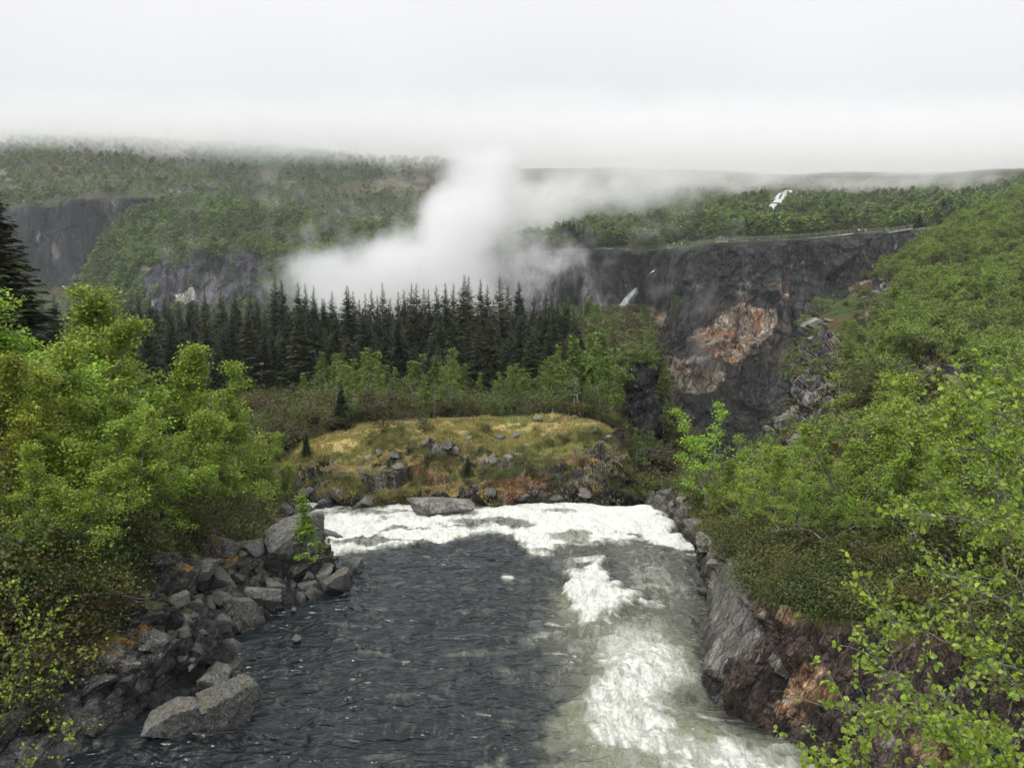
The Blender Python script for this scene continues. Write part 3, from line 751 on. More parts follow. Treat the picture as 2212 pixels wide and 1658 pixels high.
rg2 = b.math('ABSOLUTE', b.math('SUBTRACT', b.noise(sm_, 2.2, 5, .62, .6), .5))
web = b.math('MAXIMUM', b.ramp(rg1, .0, .075, 1, 0), b.math('MULTIPLY', b.ramp(rg2, .0, .07, 1, 0), .8))
lace = b.math('ADD', b.math('MULTIPLY', web, .95), b.math('MULTIPLY', b.math('SUBTRACT', foam, .62), 1.7), clamp=True)
fcol = b.mixc(lace, (.50, .52, .39), (.76, .77, .72))
col = b.mixc(b.math('MULTIPLY', fm, b.math('ADD', b.math('MULTIPLY', lace, .35), .65)), deep, fcol)
rough = b.ramp(fm, 0, 1, .05, .85)
hg = b.math('ADD', b.math('MULTIPLY', r0, .5), b.math('ADD', b.math('MULTIPLY', r1, .55), b.math('MULTIPLY', r2, .10)))
hg = b.math('ADD', hg, b.math('MULTIPLY', fo, b.math('MULTIPLY', fm, .8)))
bm = b.n('Bump', {'Height': hg, 'Distance': .50, 'Strength': .8})
pp = b.n('BsdfPrincipled', {'Base Color': col, 'Roughness': rough, 'IOR': 1.33, 'Normal': bm.outputs[0]})
b.l(pp.outputs[0], b.out.inputs[0])
M_water = b.m

nv, nu = 760, 700
pys = np.linspace(1078, 1780, nv)[:, None]; uu = np.linspace(-150, 2100, nu)[None, :]
Yv = WZ(np.full(nv, CX), pys[:, 0])[:, 1]
xs = (np.linspace(-24, 24, nu))[None, :] * np.ones((nv, 1))
wp_ = np.stack([xs, Yv[:, None] * np.ones((1, nu)), np.zeros((nv, nu))], -1)
px, py = proj(wp_)
w1 = fbm(wp_, 3.2, 6, 1000, .62) * 120; w2 = fbm(wp_, 3.2, 6, 1001, .62) * 60
sx_ = .35 + (py - 1100) / 500.
fx, fy = px + w1 * sx_, py + w2 * sx_
rap = polymask(fx, fy, [(600, 1090), (600, 1190), (780, 1200), (860, 1198), (960, 1175), (1050, 1160), (1110, 1160), (1170, 1192), (1230, 1165), (1330, 1165), (1400, 1170), (1450, 1190), (1500, 1195), (1480, 1150), (1430, 1110), (1400, 1080), (700, 1080)], 9)
sp1 = polymask(fx, fy, [(1225, 1215), (1290, 1205), (1335, 1250), (1375, 1300), (1350, 1335), (1265, 1345), (1240, 1300)], 16)
sp2 = polymask(fx, fy, [(1300, 1350), (1440, 1350), (1510, 1400), (1525, 1500), (1620, 1570), (1740, 1660), (1900, 1800), (1250, 1800), (1230, 1640), (1225, 1560), (1280, 1470)], 60)
sp3 = polymask(fx, fy, [(1130, 1365), (1180, 1355), (1230, 1345), (1240, 1365), (1160, 1378)], 10) * .8
sp3 = np.maximum(sp3, polymask(fx, fy, [(1055, 1245), (1100, 1248), (1095, 1270), (1060, 1268)], 9) * .9)
sp3 = np.maximum(sp3, polymask(fx, fy, [(1370, 1255), (1450, 1262), (1440, 1282), (1380, 1275)], 9) * .85)
sp3 = np.maximum(sp3, polymask(fx, fy, [(1430, 1215), (1470, 1218), (1460, 1235), (1432, 1230)], 7) * .8)
sp3 = np.maximum(sp3, polymask(fx, fy, [(1150, 1308), (1210, 1305), (1210, 1318), (1150, 1318)], 6) * .7)
sp3 = np.maximum(sp3, polymask(fx, fy, [(1030, 1640), (1090, 1625), (1110, 1640), (1040, 1665)], 8) * .75)
right = smooth(px, 1050, 1350) * .25
streak = np.maximum(polymask(fx, fy, [(1170, 1170), (1240, 1170), (1300, 1230), (1240, 1240)], 30) * .42, polymask(fx, fy, [(1330, 1180), (1480, 1190), (1500, 1260), (1500, 1330), (1400, 1330), (1370, 1240)], 40) * .40)
streak = np.maximum(streak, polymask(fx, fy, [(1180, 1330), (1500, 1320), (1500, 1400), (1300, 1400), (1180, 1500), (1190, 1420)], 50) * .42)
crest_glint = smooth(fbm(wp_ * np.array([.7, 1.6, 1]), 1.3, 4, 1010), .36, .55) * .36 + smooth(fbm(wp_ * np.array([.8, 1.5, 1]), .45, 3, 1011), .52, .62) * .55 * smooth(fbm(wp_, 4, 2, 1014), -.1, .2)  # foam on the wave crests, plus white glint specks painted in as foam
hole = polymask(fx, fy, [(1460, 1530), (1560, 1540), (1610, 1590), (1560, 1600), (1480, 1570)], 18) * .55
hole2 = smooth(fbm(wp_ * np.array([1, .8, 1]), 1.8, 4, 1012), .1, .4) * .35
foam_glint_v = np.maximum.reduce([rap * (1.0 - .45 * smooth(fbm(wp_ * np.array([.5, 1.3, 1]), 1.6, 4, 1013), .1, .35)), sp1 * .84, streak, sp2 * (.74 - hole2 * .9) - hole, sp3 * .62]) + crest_glint * (1 - sp2) + right * .5
foam_glint_v = np.maximum(foam_glint_v, .02)
silt = np.clip(sp2 * .72 - hole * .55 + right * .3 + polymask(fx, fy, [(1200, 1280), (1290, 1290), (1290, 1350), (1220, 1330)], 25) * .5, 0, 1)
h = fbm(wp_ * np.array([.8, 1.5, 1]), 2.6, 4, 1020) * .26 + (.3 - np.abs(fbm(wp_ * np.array([.8, 1.6, 1]), 1.5, 3, 1021))) * .22
tur = 1 - np.abs(fbm(wp_ * np.array([.8, 1.2, 1]), 1.5, 5, 1022, .6)) * 2.2
h = h + rap * (tur * .36 - .12) * (1 - .6 * smooth(wp_[..., 1], 47.5, 49.5)) + sp1 * (tur * .3 + .05) + sp2 * tur * .26 + smooth(-py, -1240, -1200) * 0
wp_[..., 2] = h - .05
drop = smooth(wp_[..., 1], 50.5, 58) * smooth(px, 1250, 1330)
wp_[..., 2] -= drop * 7
wm = mesh_from('river', wp_.reshape(-1, 3), grid_faces(nv, nu), M_water, True, {'foam': foam_glint_v.ravel(), 'silt': silt.ravel()})
obj('river', wm, kind='structure')


# ------------------------------------------------------------------ tubes and leaves
def tubes(lines, sides=5):
    """lines: list of (points (n,3), radii (n,)) -> V, F"""
    Vs, Fs, o = [], [], 0
    for pts, rad in lines:
        pts = np.asarray(pts, float); n = len(pts)
        t = np.gradient(pts, axis=0); t /= np.linalg.norm(t, axis=1, keepdims=True) + 1e-9
        ref = np.array([0, 0, 1.]) if abs(t[:, 2]).mean() < .8 else np.array([1., 0, 0])
        a = np.cross(t, ref); a /= np.linalg.norm(a, axis=1, keepdims=True) + 1e-9
        bb = np.cross(t, a)
        ang = np.linspace(0, 2 * PI, sides, endpoint=False)
        R = pts[:, None] + np.asarray(rad)[:, None, None] * (a[:, None] * np.cos(ang)[None, :, None] + bb[:, None] * np.sin(ang)[None, :, None])
        Vs.append(R.reshape(-1, 3))
        i = np.arange(n * sides).reshape(n, sides) + o
        j = np.roll(i, -1, axis=1)
        Fs.append(np.stack([i[:-1], j[:-1], j[1:], i[1:]], -1).reshape(-1, 4)); o += n * sides
    return np.concatenate(Vs), np.concatenate(Fs)


def leaves(pos, size, r, up=.75, aspect=.75):
    """one rhombic leaf per position"""
    n = len(pos); size = np.broadcast_to(size, (n,))[:, None]
    nrm = r.normal(size=(n, 3)); nrm[:, 2] = np.abs(nrm[:, 2]) + up; nrm /= np.linalg.norm(nrm, axis=1, keepdims=True)
    a = np.cross(nrm, r.normal(size=(n, 3))); a /= np.linalg.norm(a, axis=1, keepdims=True); b_ = np.cross(nrm, a)
    V = np.stack([pos + a * size * .5, pos + b_ * size * .5 * aspect, pos - a * size * .5, pos - b_ * size * .5 * aspect], 1).reshape(-1, 3)
    return V, np.arange(4 * n).reshape(n, 4)


def birch_skeleton(H, spread, r, nbr=26, lean=.08, stems=1, low=.2, trunk_r=None):
    lines, tips = [], []
    tr = trunk_r or H * .013
    for s_ in range(stems):
        az = r.random() * 2 * PI; ln = lean * (1 + (stems > 1) * 2.2)
        hh = H * (1 - .18 * s_ * r.random())
        t = np.linspace(0, 1, 12)
        bend = np.stack([np.cos(az) * ln * hh * t ** 1.3, np.sin(az) * ln * hh * t ** 1.3, hh * t], -1)
        bend[:, :2] += np.cumsum(r.normal(size=(12, 2)), 0) * hh * .008
        lines.append((bend, tr * (1 - t * .93)))
        for k in range(nbr // stems):
            f = low + (1 - low) * (k + r.random()) / (nbr / stems) * .97
            base = np.array([np.interp(f, t, bend[:, i]) for i in range(3)])
            prof = math.sin(min(1, (f - low) / (1 - low) * 1.15 + .28) * PI) ** .7 if f < .98 else .2
            L = spread * (.35 + .75 * prof) * (.7 + .5 * r.random()) * (1.25 - f * .65)
            a2 = k * 2.4 + r.random() * .9; el = .25 + .75 * f + r.normal() * .15
            d = np.array([math.cos(a2) * math.cos(el), math.sin(a2) * math.cos(el), math.sin(el)])
            m = 7; q = np.linspace(0, 1, m)[:, None]
            pts = base + d * L * q + np.array([0, 0, 1]) * L * .12 * np.sin(q * 2.6) + np.cumsum(r.normal(size=(m, 3)), 0) * L * .03
            lines.append((pts, tr * .42 * (1 - f * .6) * (1 - q[:, 0] * .9)))
            for j in range(6):
                g = .25 + .75 * (j + r.random()) / 6
                b0 = np.array([np.interp(g, q[:, 0], pts[:, i]) for i in range(3)])
                d2 = d + r.normal(size=3) * .75; d2[2] += .15; d2 /= np.linalg.norm(d2)
                l2 = L * .42 * (1.1 - g * .5) * (.6 + .7 * r.random())
                m2 = 4; q2 = np.linspace(0, 1, m2)[:, None]
                p2 = b0 + d2 * l2 * q2 + np.cumsum(r.normal(size=(m2, 3)), 0) * l2 * .06
                lines.append((p2, tr * .13 * (1 - q2[:, 0] * .8)))
                tips.append(p2)
            tips.append(pts[3:])
    return lines, tips


def leaf_points(tips, n, r, sig):
    """leaves gathered in flattened tufts along the twigs, with gaps between"""
    cen = np.concatenate([t[[len(t) // 2, -1]] for t in tips])
    cen = cen[r.random(len(cen)) < .62]
    w = .12 + r.random(len(cen)) ** 2.2; k = r.choice(len(cen), n, p=w / w.sum())
    g = r.normal(size=(n, 3)); g *= (r.random(n) ** .4)[:, None] / (np.linalg.norm(g, axis=1, keepdims=True) + 1e-6)
    rad = (sig * (1.1 + 1.5 * r.random(len(cen))))[k][:, None]
    return cen[k] + g * rad * np.array([1.15, 1.15, .8])


def birch_meshes(name, seed, H, spread, nleaf, lsize, lmat, bmat, nbr=26, stems=1, lean=.08, low=.2, sig=.12, thin=1.0, sides=5):
    r = np.random.default_rng(seed)
    lines, tips = birch_skeleton(H, spread, r, nbr, lean, stems, low)
    if thin < 1: lines = [l for i, l in enumerate(lines) if i < stems or r.random() < thin]
    V, F = tubes(lines, sides); tm = mesh_from(name + '_trunk', V, F, bmat)
    lp = leaf_points(tips, nleaf, r, sig * spread)
    V, F = leaves(lp, lsize * (.6 + .8 * r.random(nleaf)), r); cm = mesh_from(name + '_crown', V, F, lmat, False)
    return {'trunk': tm, 'crown': cm, 'H': H, 'kind': 'birch_tree'}


def spruce_meshes(name, seed, H, R, mat=L_spruce, dens=1.0):
    r = np.random.default_rng(seed)
    t = np.linspace(0, 1, 8)
    V, F = tubes([(np.stack([r.normal(size=8) * .02, r.normal(size=8) * .02, H * t], -1), H * .011 * (1 - t * .95) + .01)], 6)
    tm = mesh_from(name + '_trunk', V, F, B_dark)
    Q = []; nw = int(54 * dens)
    for w in range(nw):
        f = .05 + .95 * (w / nw) ** .93
        z = H * f
        L0_ = R * (1 - f) ** .95 + .03 * R
        nb = 5 if f > .85 else 9
        for k in range(nb):
            L = L0_ * (.55 + .6 * r.random()); az = r.random() * 2 * PI
            rad = np.array([math.cos(az), math.sin(az), 0]); tn = np.array([-rad[1], rad[0], 0])
            m = max(3, int(3 + L * 3)); el0 = .35 if f > .8 else -.05 - .3 * (1 - f)
            for j in range(m):
                g = (j + .4) / m
                p0 = np.array([0, 0, z]) + rad * L * g + np.array([0, 0, 1]) * (el0 * L * g + .22 * L * g * g + r.normal() * .04)
                for s_ in (-1, 1):
                    ln = L * .34 * (1.15 - g * .6) + .16 * (1 - f) + .05
                    d = rad * (.55 + .3 * r.random()) + tn * s_ * (.8 - .5 * g) + np.array([0, 0, -.12 - .25 * r.random()])
                    d /= np.linalg.norm(d); wd = np.cross(d, np.array([0, 0, 1.]) + r.normal(size=3) * .4); wd /= np.linalg.norm(wd)
                    Q.append([p0, p0 + d * ln * .5 + wd * ln * .33, p0 + d * ln, p0 + d * ln * .5 - wd * ln * .33])
    Q = np.array(Q)
    cm = mesh_from(name + '_crown', Q.reshape(-1, 3), np.arange(len(Q) * 4).reshape(-1, 4), mat, False)
    return {'trunk': tm, 'crown': cm, 'H': H, 'kind': 'spruce_tree'}


# birch kinds, by how close they stand
NEARB = [birch_meshes('near_birch', 20 + i, 8.0, 2.6, 14000, .125, m, B_grey, 36, st, .1, .08, .105) for i, (m, st) in
         enumerate([(L_birch, 2), (L_birch, 3), (L_birch_fresh, 2), (L_birch_yellow, 2), (L_birch, 1)])]
RIGHTB = [birch_meshes('shore_birch', 40 + i, 6.0, 1.5, 4200, .11, m, B_grey, 28, st, .14, .12, .115) for i, (m, st) in
          enumerate([(L_birch, 2), (L_birch, 1), (L_birch_fresh, 2), (L_birch, 3)])]
MIDB = [birch_meshes('wood_birch', 60 + i, 7.0, 1.5, 1500, .22, L_mid, B_birch, 22, st, .08, .16, .13, .5) for i, st in enumerate([1, 2, 1, 2, 1])]
FARB = [birch_meshes('hill_birch', 80 + i, 5.5, 1.9, 300, .62, L_far, B_grey, 12, st, .1, .1, .16, .25, 3) for i, st in enumerate([1, 2, 2, 1])]
BUSHB = [birch_meshes('slope_birch', 90 + i, 5.0, 1.9, 1700, .21, L_side, B_grey, 20, st, .12, .06, .14, .5) for i, st in enumerate([2, 3, 3, 2])]
L_spruce_dull = leaf_mat('dull_spruce_needles', (.022, .034, .012), (.040, .050, .016), (.045, .042, .018), trans=.1, objvar=.4)
SPR = [spruce_meshes('spruce', 100 + i, 15, rr, L_spruce_dull if i in (1, 4) else L_spruce) for i, rr in enumerate([3.0, 3.5, 2.7, 3.3, 2.9])]
BIGSPR = spruce_meshes('big_spruce', 130, 17, 2.9, dens=2.2)


def shrub_meshes(name, seed, H, R, n, ls, mat, sig=.3):
    r = np.random.default_rng(seed); lines, tips = [], []
    for k in range(9):
        az = r.random() * 2 * PI; el = .6 + .8 * r.random(); L = H * (.6 + .5 * r.random())
        d = np.array([math.cos(az) * math.cos(el) * R / H * 1.5, math.sin(az) * math.cos(el) * R / H * 1.5, math.sin(el)])
        q = np.linspace(0, 1, 5)[:, None]; pts = d * L * q + np.cumsum(r.normal(size=(5, 3)), 0) * L * .05
        lines.append((pts, H * .012 * (1 - q[:, 0] * .8))); tips.append(pts[1:])
    V, F = tubes(lines, 3); tm = mesh_from(name + '_stem', V, F, B_dark)
    lp = leaf_points(tips, n, r, sig * R); lp[:, 2] = np.maximum(lp[:, 2], .02)
    V, F = leaves(lp, ls * (.6 + .8 * r.random(n)), r); cm = mesh_from(name + '_crown', V, F, mat, False)
    return {'trunk': tm, 'crown': cm, 'H': H, 'kind': 'shrub', 'parts': ('stem', 'foliage')}


SHR = [shrub_meshes('shrub', 150 + i, 1.0, .7, 420, .10, L_shrub) for i in range(3)]
HEA = [shrub_meshes('heather', 160 + i, .35, .45, 260, .06, L_heath, .5) for i in range(2)]
SCR = [shrub_meshes('scrub', 165 + i, 1.0, .9, 170, .22, L_shrub, .35) for i in range(2)]

TREES = []      # every placed plant: (object, px, py of top, zone)


def plant(kit, base, height, zone, label=None, cat=None, rz=None, widen=1.0):
    base = np.asarray(base, float)
    root = bpy.data.objects.new(kit['kind'], None); COL.objects.link(root)
    s = height / kit['H']
    root.location = base; root.scale = (s * widen, s * widen, s); root.rotation_euler = (random.gauss(0, .02), random.gauss(0, .02), random.random() * 6.28 if rz is None else rz)
    root.empty_display_size = .3
    pn = kit.get('parts', ('trunk', 'crown'))
    for k, nm in zip(('trunk', 'crown'), pn):
        c_ = bpy.data.objects.new(nm, kit[k]); COL.objects.link(c_); c_.parent = root
        kit.setdefault('ob_' + k, c_)
    root['category'] = cat or {'birch_tree': 'birch', 'spruce_tree': 'spruce', 'shrub': 'shrub'}[kit['kind']]
    if label: root['label'] = label
    a, b_ = proj(base + np.array([0, 0, height]))
    TREES.append((root, float(a), float(b_), zone, height))
    return root


def at_top(kit, px, top_py, base, zone, **k):
    """height such that the tip shows at top_py"""
    Y = base[1]; h = float(W(px, top_py, Y)[2] - base[2])
    return plant(kit, base, max(h, .5), zone, **k)


# spruce stand behind the knoll: skyline tips read off the photograph
tips = [(165, 960), (195, 990), (245, 1010), (325, 1010), (370, 1015), (405, 1030), (440, 1130), (490, 1110), (535, 1065), (600, 1025), (650, 1040), (685, 1065),
        (740, 1080), (765, 1055), (805, 1090), (865, 1010), (905, 1110), (960, 1070), (990, 1055), (1035, 1010), (1075, 1015), (1130, 1045), (1165, 1050), (1215, 1030),
        (1255, 1010), (1310, 1015), (1355, 955), (1408, 970), (1495, 985), (1535, 1020), (1600, 975), (1655, 1030), (1700, 1010), (1738, 1000), (1800, 1090), (1880, 1060),
        (1950, 1080), (2010, 1060), (2080, 1150)]
tips = [(542 + x * .3352, 271 + y * .3352) for x, y in tips]
tips += [(x * .3352, 271 + y * .3352) for x, y in [(590, 1060), (640, 1110), (690, 1030), (760, 1090), (850, 1100), (920, 1060), (1010, 1080), (1090, 1100), (1160, 1120), (1250, 1050), (1330, 1060), (1440, 1040), (1530, 1050), (1620, 1060), (380, 1080), (480, 1100), (300, 1090), (200, 1110)]]


def ground_at(px, Y, surf):
    x = float(W(px, 800, Y)[0]); q = surf.down(x, Y)
    return q


for i, (a, t_) in enumerate(tips):
    Y = random.uniform(112, 132); g = ground_at(a, Y, KN)
    if g is None: continue
    at_top(SPR[i % 5], a, t_, g, 'spruce_sky', widen=random.uniform(.85, 1.15))
for i in range(112):
    a = 120 + i * 10.1 + random.uniform(-9, 9); Y = random.uniform(96, 114); g = ground_at(a, Y, KN)
    if g is None: continue
    at_top(SPR[(i * 3) % 5], a, random.uniform(655, 740), g, 'spruce_low', widen=random.uniform(.95, 1.25))
for a, bpy_, t_ in [(738, 925, 818), (612, 985, 915), (662, 985, 925), (1145, 870, 690), (1195, 860, 655), (520, 870, 740), (470, 880, 720), (1010, 1030, 980), (880, 1030, 998), (625, 1035, 998)]:
    g, _n = KN.hit(a, bpy_)
    if g is not None: at_top(SPR[int(a) % 5], a, t_, g, 'spruce_small', widen=1.2 if t_ > 900 else 1.05)
# big spruce at the left edge
g = W(10, 960, 58)
plant(BIGSPR, g, float(W(10, 335, 58)[2] - g[2]), 'x', label='towering dark spruce cut off by the left edge, behind the leafy birches', widen=1.55)
# spruces on the plateau and the right skyline
for a, t_, b_ in [(1216, 472, 535), (1228, 470, 535), (1238, 476, 535), (1250, 478, 535), (1262, 474, 535), (1272, 482, 535), (1284, 490, 535), (1318, 488, 530), (1330, 492, 530), (1346, 495, 530),
                  (1968, 448, 485), (1986, 458, 492), (2080, 404, 438), (2090, 400, 436), (2100, 402, 436), (2108, 406, 436), (2140, 392, 420), (2170, 386, 412), (2178, 392, 412)]:
    src = HR if a < 1960 else RS
    g, _n = src.hit(a, b_)
    if g is None: g, _n = HR.hit(a, b_)
    if g is not None: at_top(SPR[int(a) % 5], a, t_, g, 'spruce_far', widen=1.3)

for i in range(74):
    a = 110 + i * 15.5 + random.uniform(-8, 8); Y = random.uniform(114, 126); g = ground_at(a, Y, KN)
    if g is None: continue
    at_top(SPR[(i * 2) % 5], a, random.uniform(640, 682), g, 'spruce_low', widen=random.uniform(1.05, 1.35))
# birches round the foot of the stand
for i in range(92):
    a = random.uniform(560, 1335); Y = random.uniform(69 if a > 740 else 78, 94)
    g = ground_at(a, Y, KN)
    if g is None: continue
    t_ = np.interp(a, [560, 640, 700, 760, 850, 950, 1050, 1120, 1180, 1260, 1330], [850, 800, 770, 745, 770, 745, 740, 790, 745, 720, 730]) + random.uniform(-8, 70)
    if a < 640: t_ += 30
    at_top(MIDB[i % 5], a, float(t_), g, 'mid_birch', widen=random.uniform(.9, 1.2))
# birches on the rise near the waterfall
for i in range(46):
    q = WR.scatter(1, lambda P, N, U, V, px, py: ((px > 1200) & (px < 1392) & (py > 690)) * 1., 300 + i)[0]
    qx = float(proj(q)[0])
    plant(MIDB[i % 5], q, random.uniform(2.2, 3.4) if 1300 < qx < 1385 else random.uniform(4, 7), 'rise_birch', widen=1.2)
# gorge wall birches
for i in range(34):
    q = GW.scatter(1, lambda P, N, U, V, px, py: np.where((px > 1350) & (px < 1425) & (py < 980), .0, 1.) * (py < 1090) * (py > 800) * (px > 1335), 380 + i)[0]
    plant(MIDB[i % 5], q - np.array([0, 0, .3]), random.uniform(2.0, 4.5), 'gorge_birch')
for a, b_, h_ in [(1356, 782, 2.6), (1373, 778, 3.2), (1392, 776, 3.0), (1410, 782, 2.4)]:
    g, _n = GW.hit(a, b_ + 14)
    if g is not None: plant(BUSHB[int(a) % 4], g - np.array([0, 0, .5]), h_, 'tower_birch', widen=1.2)

# left birches: px, top, base Y, kit
for a, t_, Y, k in [(-30, 760, 31, 3), (15, 690, 33, 0), (98, 618, 38, 2), (205, 636, 46, 4), (150, 700, 40, 0), (62, 790, 33, 3), (235, 735, 41, 1), (330, 742, 44, 0),
                    (392, 760, 46, 4), (285, 800, 36, 2), (430, 800, 44, 1), (350, 860, 36, 0), (475, 862, 47, 1), (520, 925, 48, 0), (430, 900, 40, 4), (560, 948, 49, 1),
                    (170, 830, 32, 1), (80, 900, 31, 0), (-25, 900, 30, 3), (250, 900, 31, 1), (310, 960, 33, 0), (385, 970, 37, 1), (455, 985, 42, 0), (585, 1010, 49.5, 1), (505, 1010, 45, 0), (130, 960, 28, 1), (20, 1010, 29, 0)]:
    x = float(W(a, 900, Y)[0]); g = LB.down(x, Y)
    if g is None: g, _n = LB.hit(a, 1100)
    if g is None: g = W(a, 1100, Y)
    at_top(NEARB[k], a, t_, g - np.array([0, 0, .2]), 'left_birch', widen=1.15)
# right shore birches
for a, t_, b_, k in [(1530, 895, 1110, 2), (1500, 985, 1085, 0), (1565, 990, 1120, 1), (1625, 940, 1120, 0), (1668, 965, 1140, 1), (1700, 925, 1100, 2), (1735, 985, 1140, 0), (1770, 965, 1150, 3),
                     (1810, 950, 1150, 1), (1845, 900, 1160, 0), (1880, 960, 1170, 2), (1835, 795, 1060, 3), (1905, 815, 1090, 1), (1960, 800, 1110, 0), (1990, 830, 1130, 3), (1925, 930, 1180, 1),
                     (2040, 880, 1150, 0), (2080, 860, 1160, 1), (2140, 900, 1180, 3), (2190, 880, 1200, 2), (2010, 960, 1190, 1), (1590, 1010, 1150, 3), (1650, 1040, 1165, 0), (1720, 1050, 1180, 1),
                     (1790, 1050, 1190, 2), (1860, 1060, 1200, 3), (2100, 1000, 1230, 0), (2200, 1020, 1250, 1), (1545, 1050, 1130, 1), (1960, 1020, 1210, 3)]:
    g, _n = SH.hit(a, b_)
    if g is None: g, _n = RS.hit(a, b_)
    if g is None: continue
    at_top(RIGHTB[k], a, t_, g - np.array([0, 0, .1]), 'shore_birch', widen=1.15)
# individual birches on the valley side
def side_open(px, py):
    rf = polymask(px, py, [(1690, 690), (1760, 660), (1830, 745), (1850, 830), (1850, 900), (1900, 960), (1880, 1010), (1640, 1030), (1600, 900)], 6)
    cr = polymask(px, py, [(1925, 790), (2000, 765), (2110, 790), (2140, 860), (2110, 935), (1930, 930)], 6)
    cr2 = polymask(px, py, [(1840, 605), (1930, 600), (1945, 700), (1890, 745), (1780, 735), (1750, 640)], 8)
    return (1 - rf) * (1 - cr) * (1 - cr2)


pts = RS.scatter(104, lambda P, N, U, V, px, py: ((px < 2230) & (px > 1690) & (py > 430) & (py < 980) & (V > .17)) * side_open(px, py) * np.where(P[..., 1] < 150, 1, .25), 900)
for i, q in enumerate(pts):
    plant(BUSHB[i % 4], q - np.array([0, 0, .2]), random.uniform(2.8, 4.8), 'side_birch', widen=1.15)
# a few on the plateau edge so the wood there has real members
for i, (a, b_) in enumerate([(1440, 520), (1500, 515), (1600, 505), (1660, 500), (1750, 495), (1800, 490), (1130, 520), (1380, 525)]):
    g, _n = HR.hit(a, b_)
    if g is not None: plant(FARB[i % 4], g, random.uniform(6, 9), 'plateau_birch')
# lone young birch on the big mossy boulder's foot
g, _n = LB.hit(672, 1222)
if g is None: g = W(672, 1222, 38)
YB = birch_meshes('young_birch', 222, 3.2, .42, 2600, .075, L_birch_fresh, B_grey, 26, 1, .03, .06, .2)
plant(YB, g, float(W(672, 1070, g[1])[2] - g[2]), 'x', label='slender young birch with fresh green leaves standing before the tall mossy boulder')
TREES[-1][0].scale[0] *= 1.5; TREES[-1][0].scale[1] *= 1.5
g, _n = LB.hit(712, 1205)
if g is None: g = W(712, 1205, 40)
plant(YB, g, .95, 'x', label='tiny birch sapling at the water edge right of the young birch', widen=1.3)
# shrubs on the knoll, the shore and the gorge lip
for i, (a, b_, h_) in enumerate([(830, 935, 1.2), (915, 935, 1.4), (1050, 940, .9), (1220, 960, .8), (1290, 945, .9), (960, 1010, 1.0), (700, 1010, 1.0), (800, 960, 1.0), (1150, 1030, .8),
                                 (1260, 1010, .9), (640, 950, 1.3), (590, 920, 1.8), (560, 900, 2.0), (640, 900, 2.2), (700, 900, 2.2), (780, 895, 2.0), (850, 890, 2.0), (540, 945, 1.6)]):
    g, _n = KN.hit(a, b_)
    if g is not None: plant(SHR[i % 3], g, h_, 'knoll_shrub')
for i, (a, b_, h_) in enumerate([(1620, 1175, 1.1), (1680, 1190, 1.2), (1740, 1210, 1.2), (1820, 1230, 1.1), (1900, 1240, 1.2), (1990, 1260, 1.1), (1570, 1130, 1.2), (1640, 1220, .7), (1720, 1260, .8),
                                 (1800, 1290, .7), (1880, 1310, .8), (1960, 1330, .8), (1700, 1150, 1.4), (1790, 1170, 1.4), (2040, 1240, 1.5), (2120, 1250, 1.6)]):
    g, _n = SH.hit(a, b_)
    if g is not None: plant(SHR[i % 3], g, h_, 'shore_shrub')
for i, (a, b_, h_) in enumerate([(60, 1330, 1.2), (130, 1300, 1.0), (20, 1400, 1.4), (70, 1390, 1.5), (130, 1400, 1.2), (10, 1460, 1.5), (70, 1470, 1.3), (140, 1350, 1.3), (180, 1300, 1.1), (20, 1540, 1.4), (80, 1560, 1.2), (230, 1300, .9), (280, 1250, 1.0), (380, 1190, .9), (20, 1300, 1.6), (240, 1230, .9), (330, 1190, .9), (300, 1210, .6), (400, 1150, 1.0), (180, 1210, 1.2), (90, 1210, 1.4), (30, 1230, 1.4)]):
    g, _n = LB.hit(a, b_)
    if g is not None: plant(SHR[i % 3], g, h_, 'left_shrub')


for kit, srf, a, b_, h_, lab in [(SCR[0], KN, 605, 975, 1.5, 'loose leafy bush at the left foot of the straw grass'), (SCR[1], KN, 575, 1005, 1.3, 'brownish bush above the dark channel rocks'),
                               (HEA[0], SH, 1655, 1200, .6, 'brown heather cushion at the edge over the slab'), (HEA[1], SH, 1745, 1300, .6, 'green heather cushion hanging over the rusty crag')]:
    g, _n = srf.hit(a, b_)
    if g is None: g = W(a, b_, 50)
    plant(kit, g, h_, 'x', label=lab)


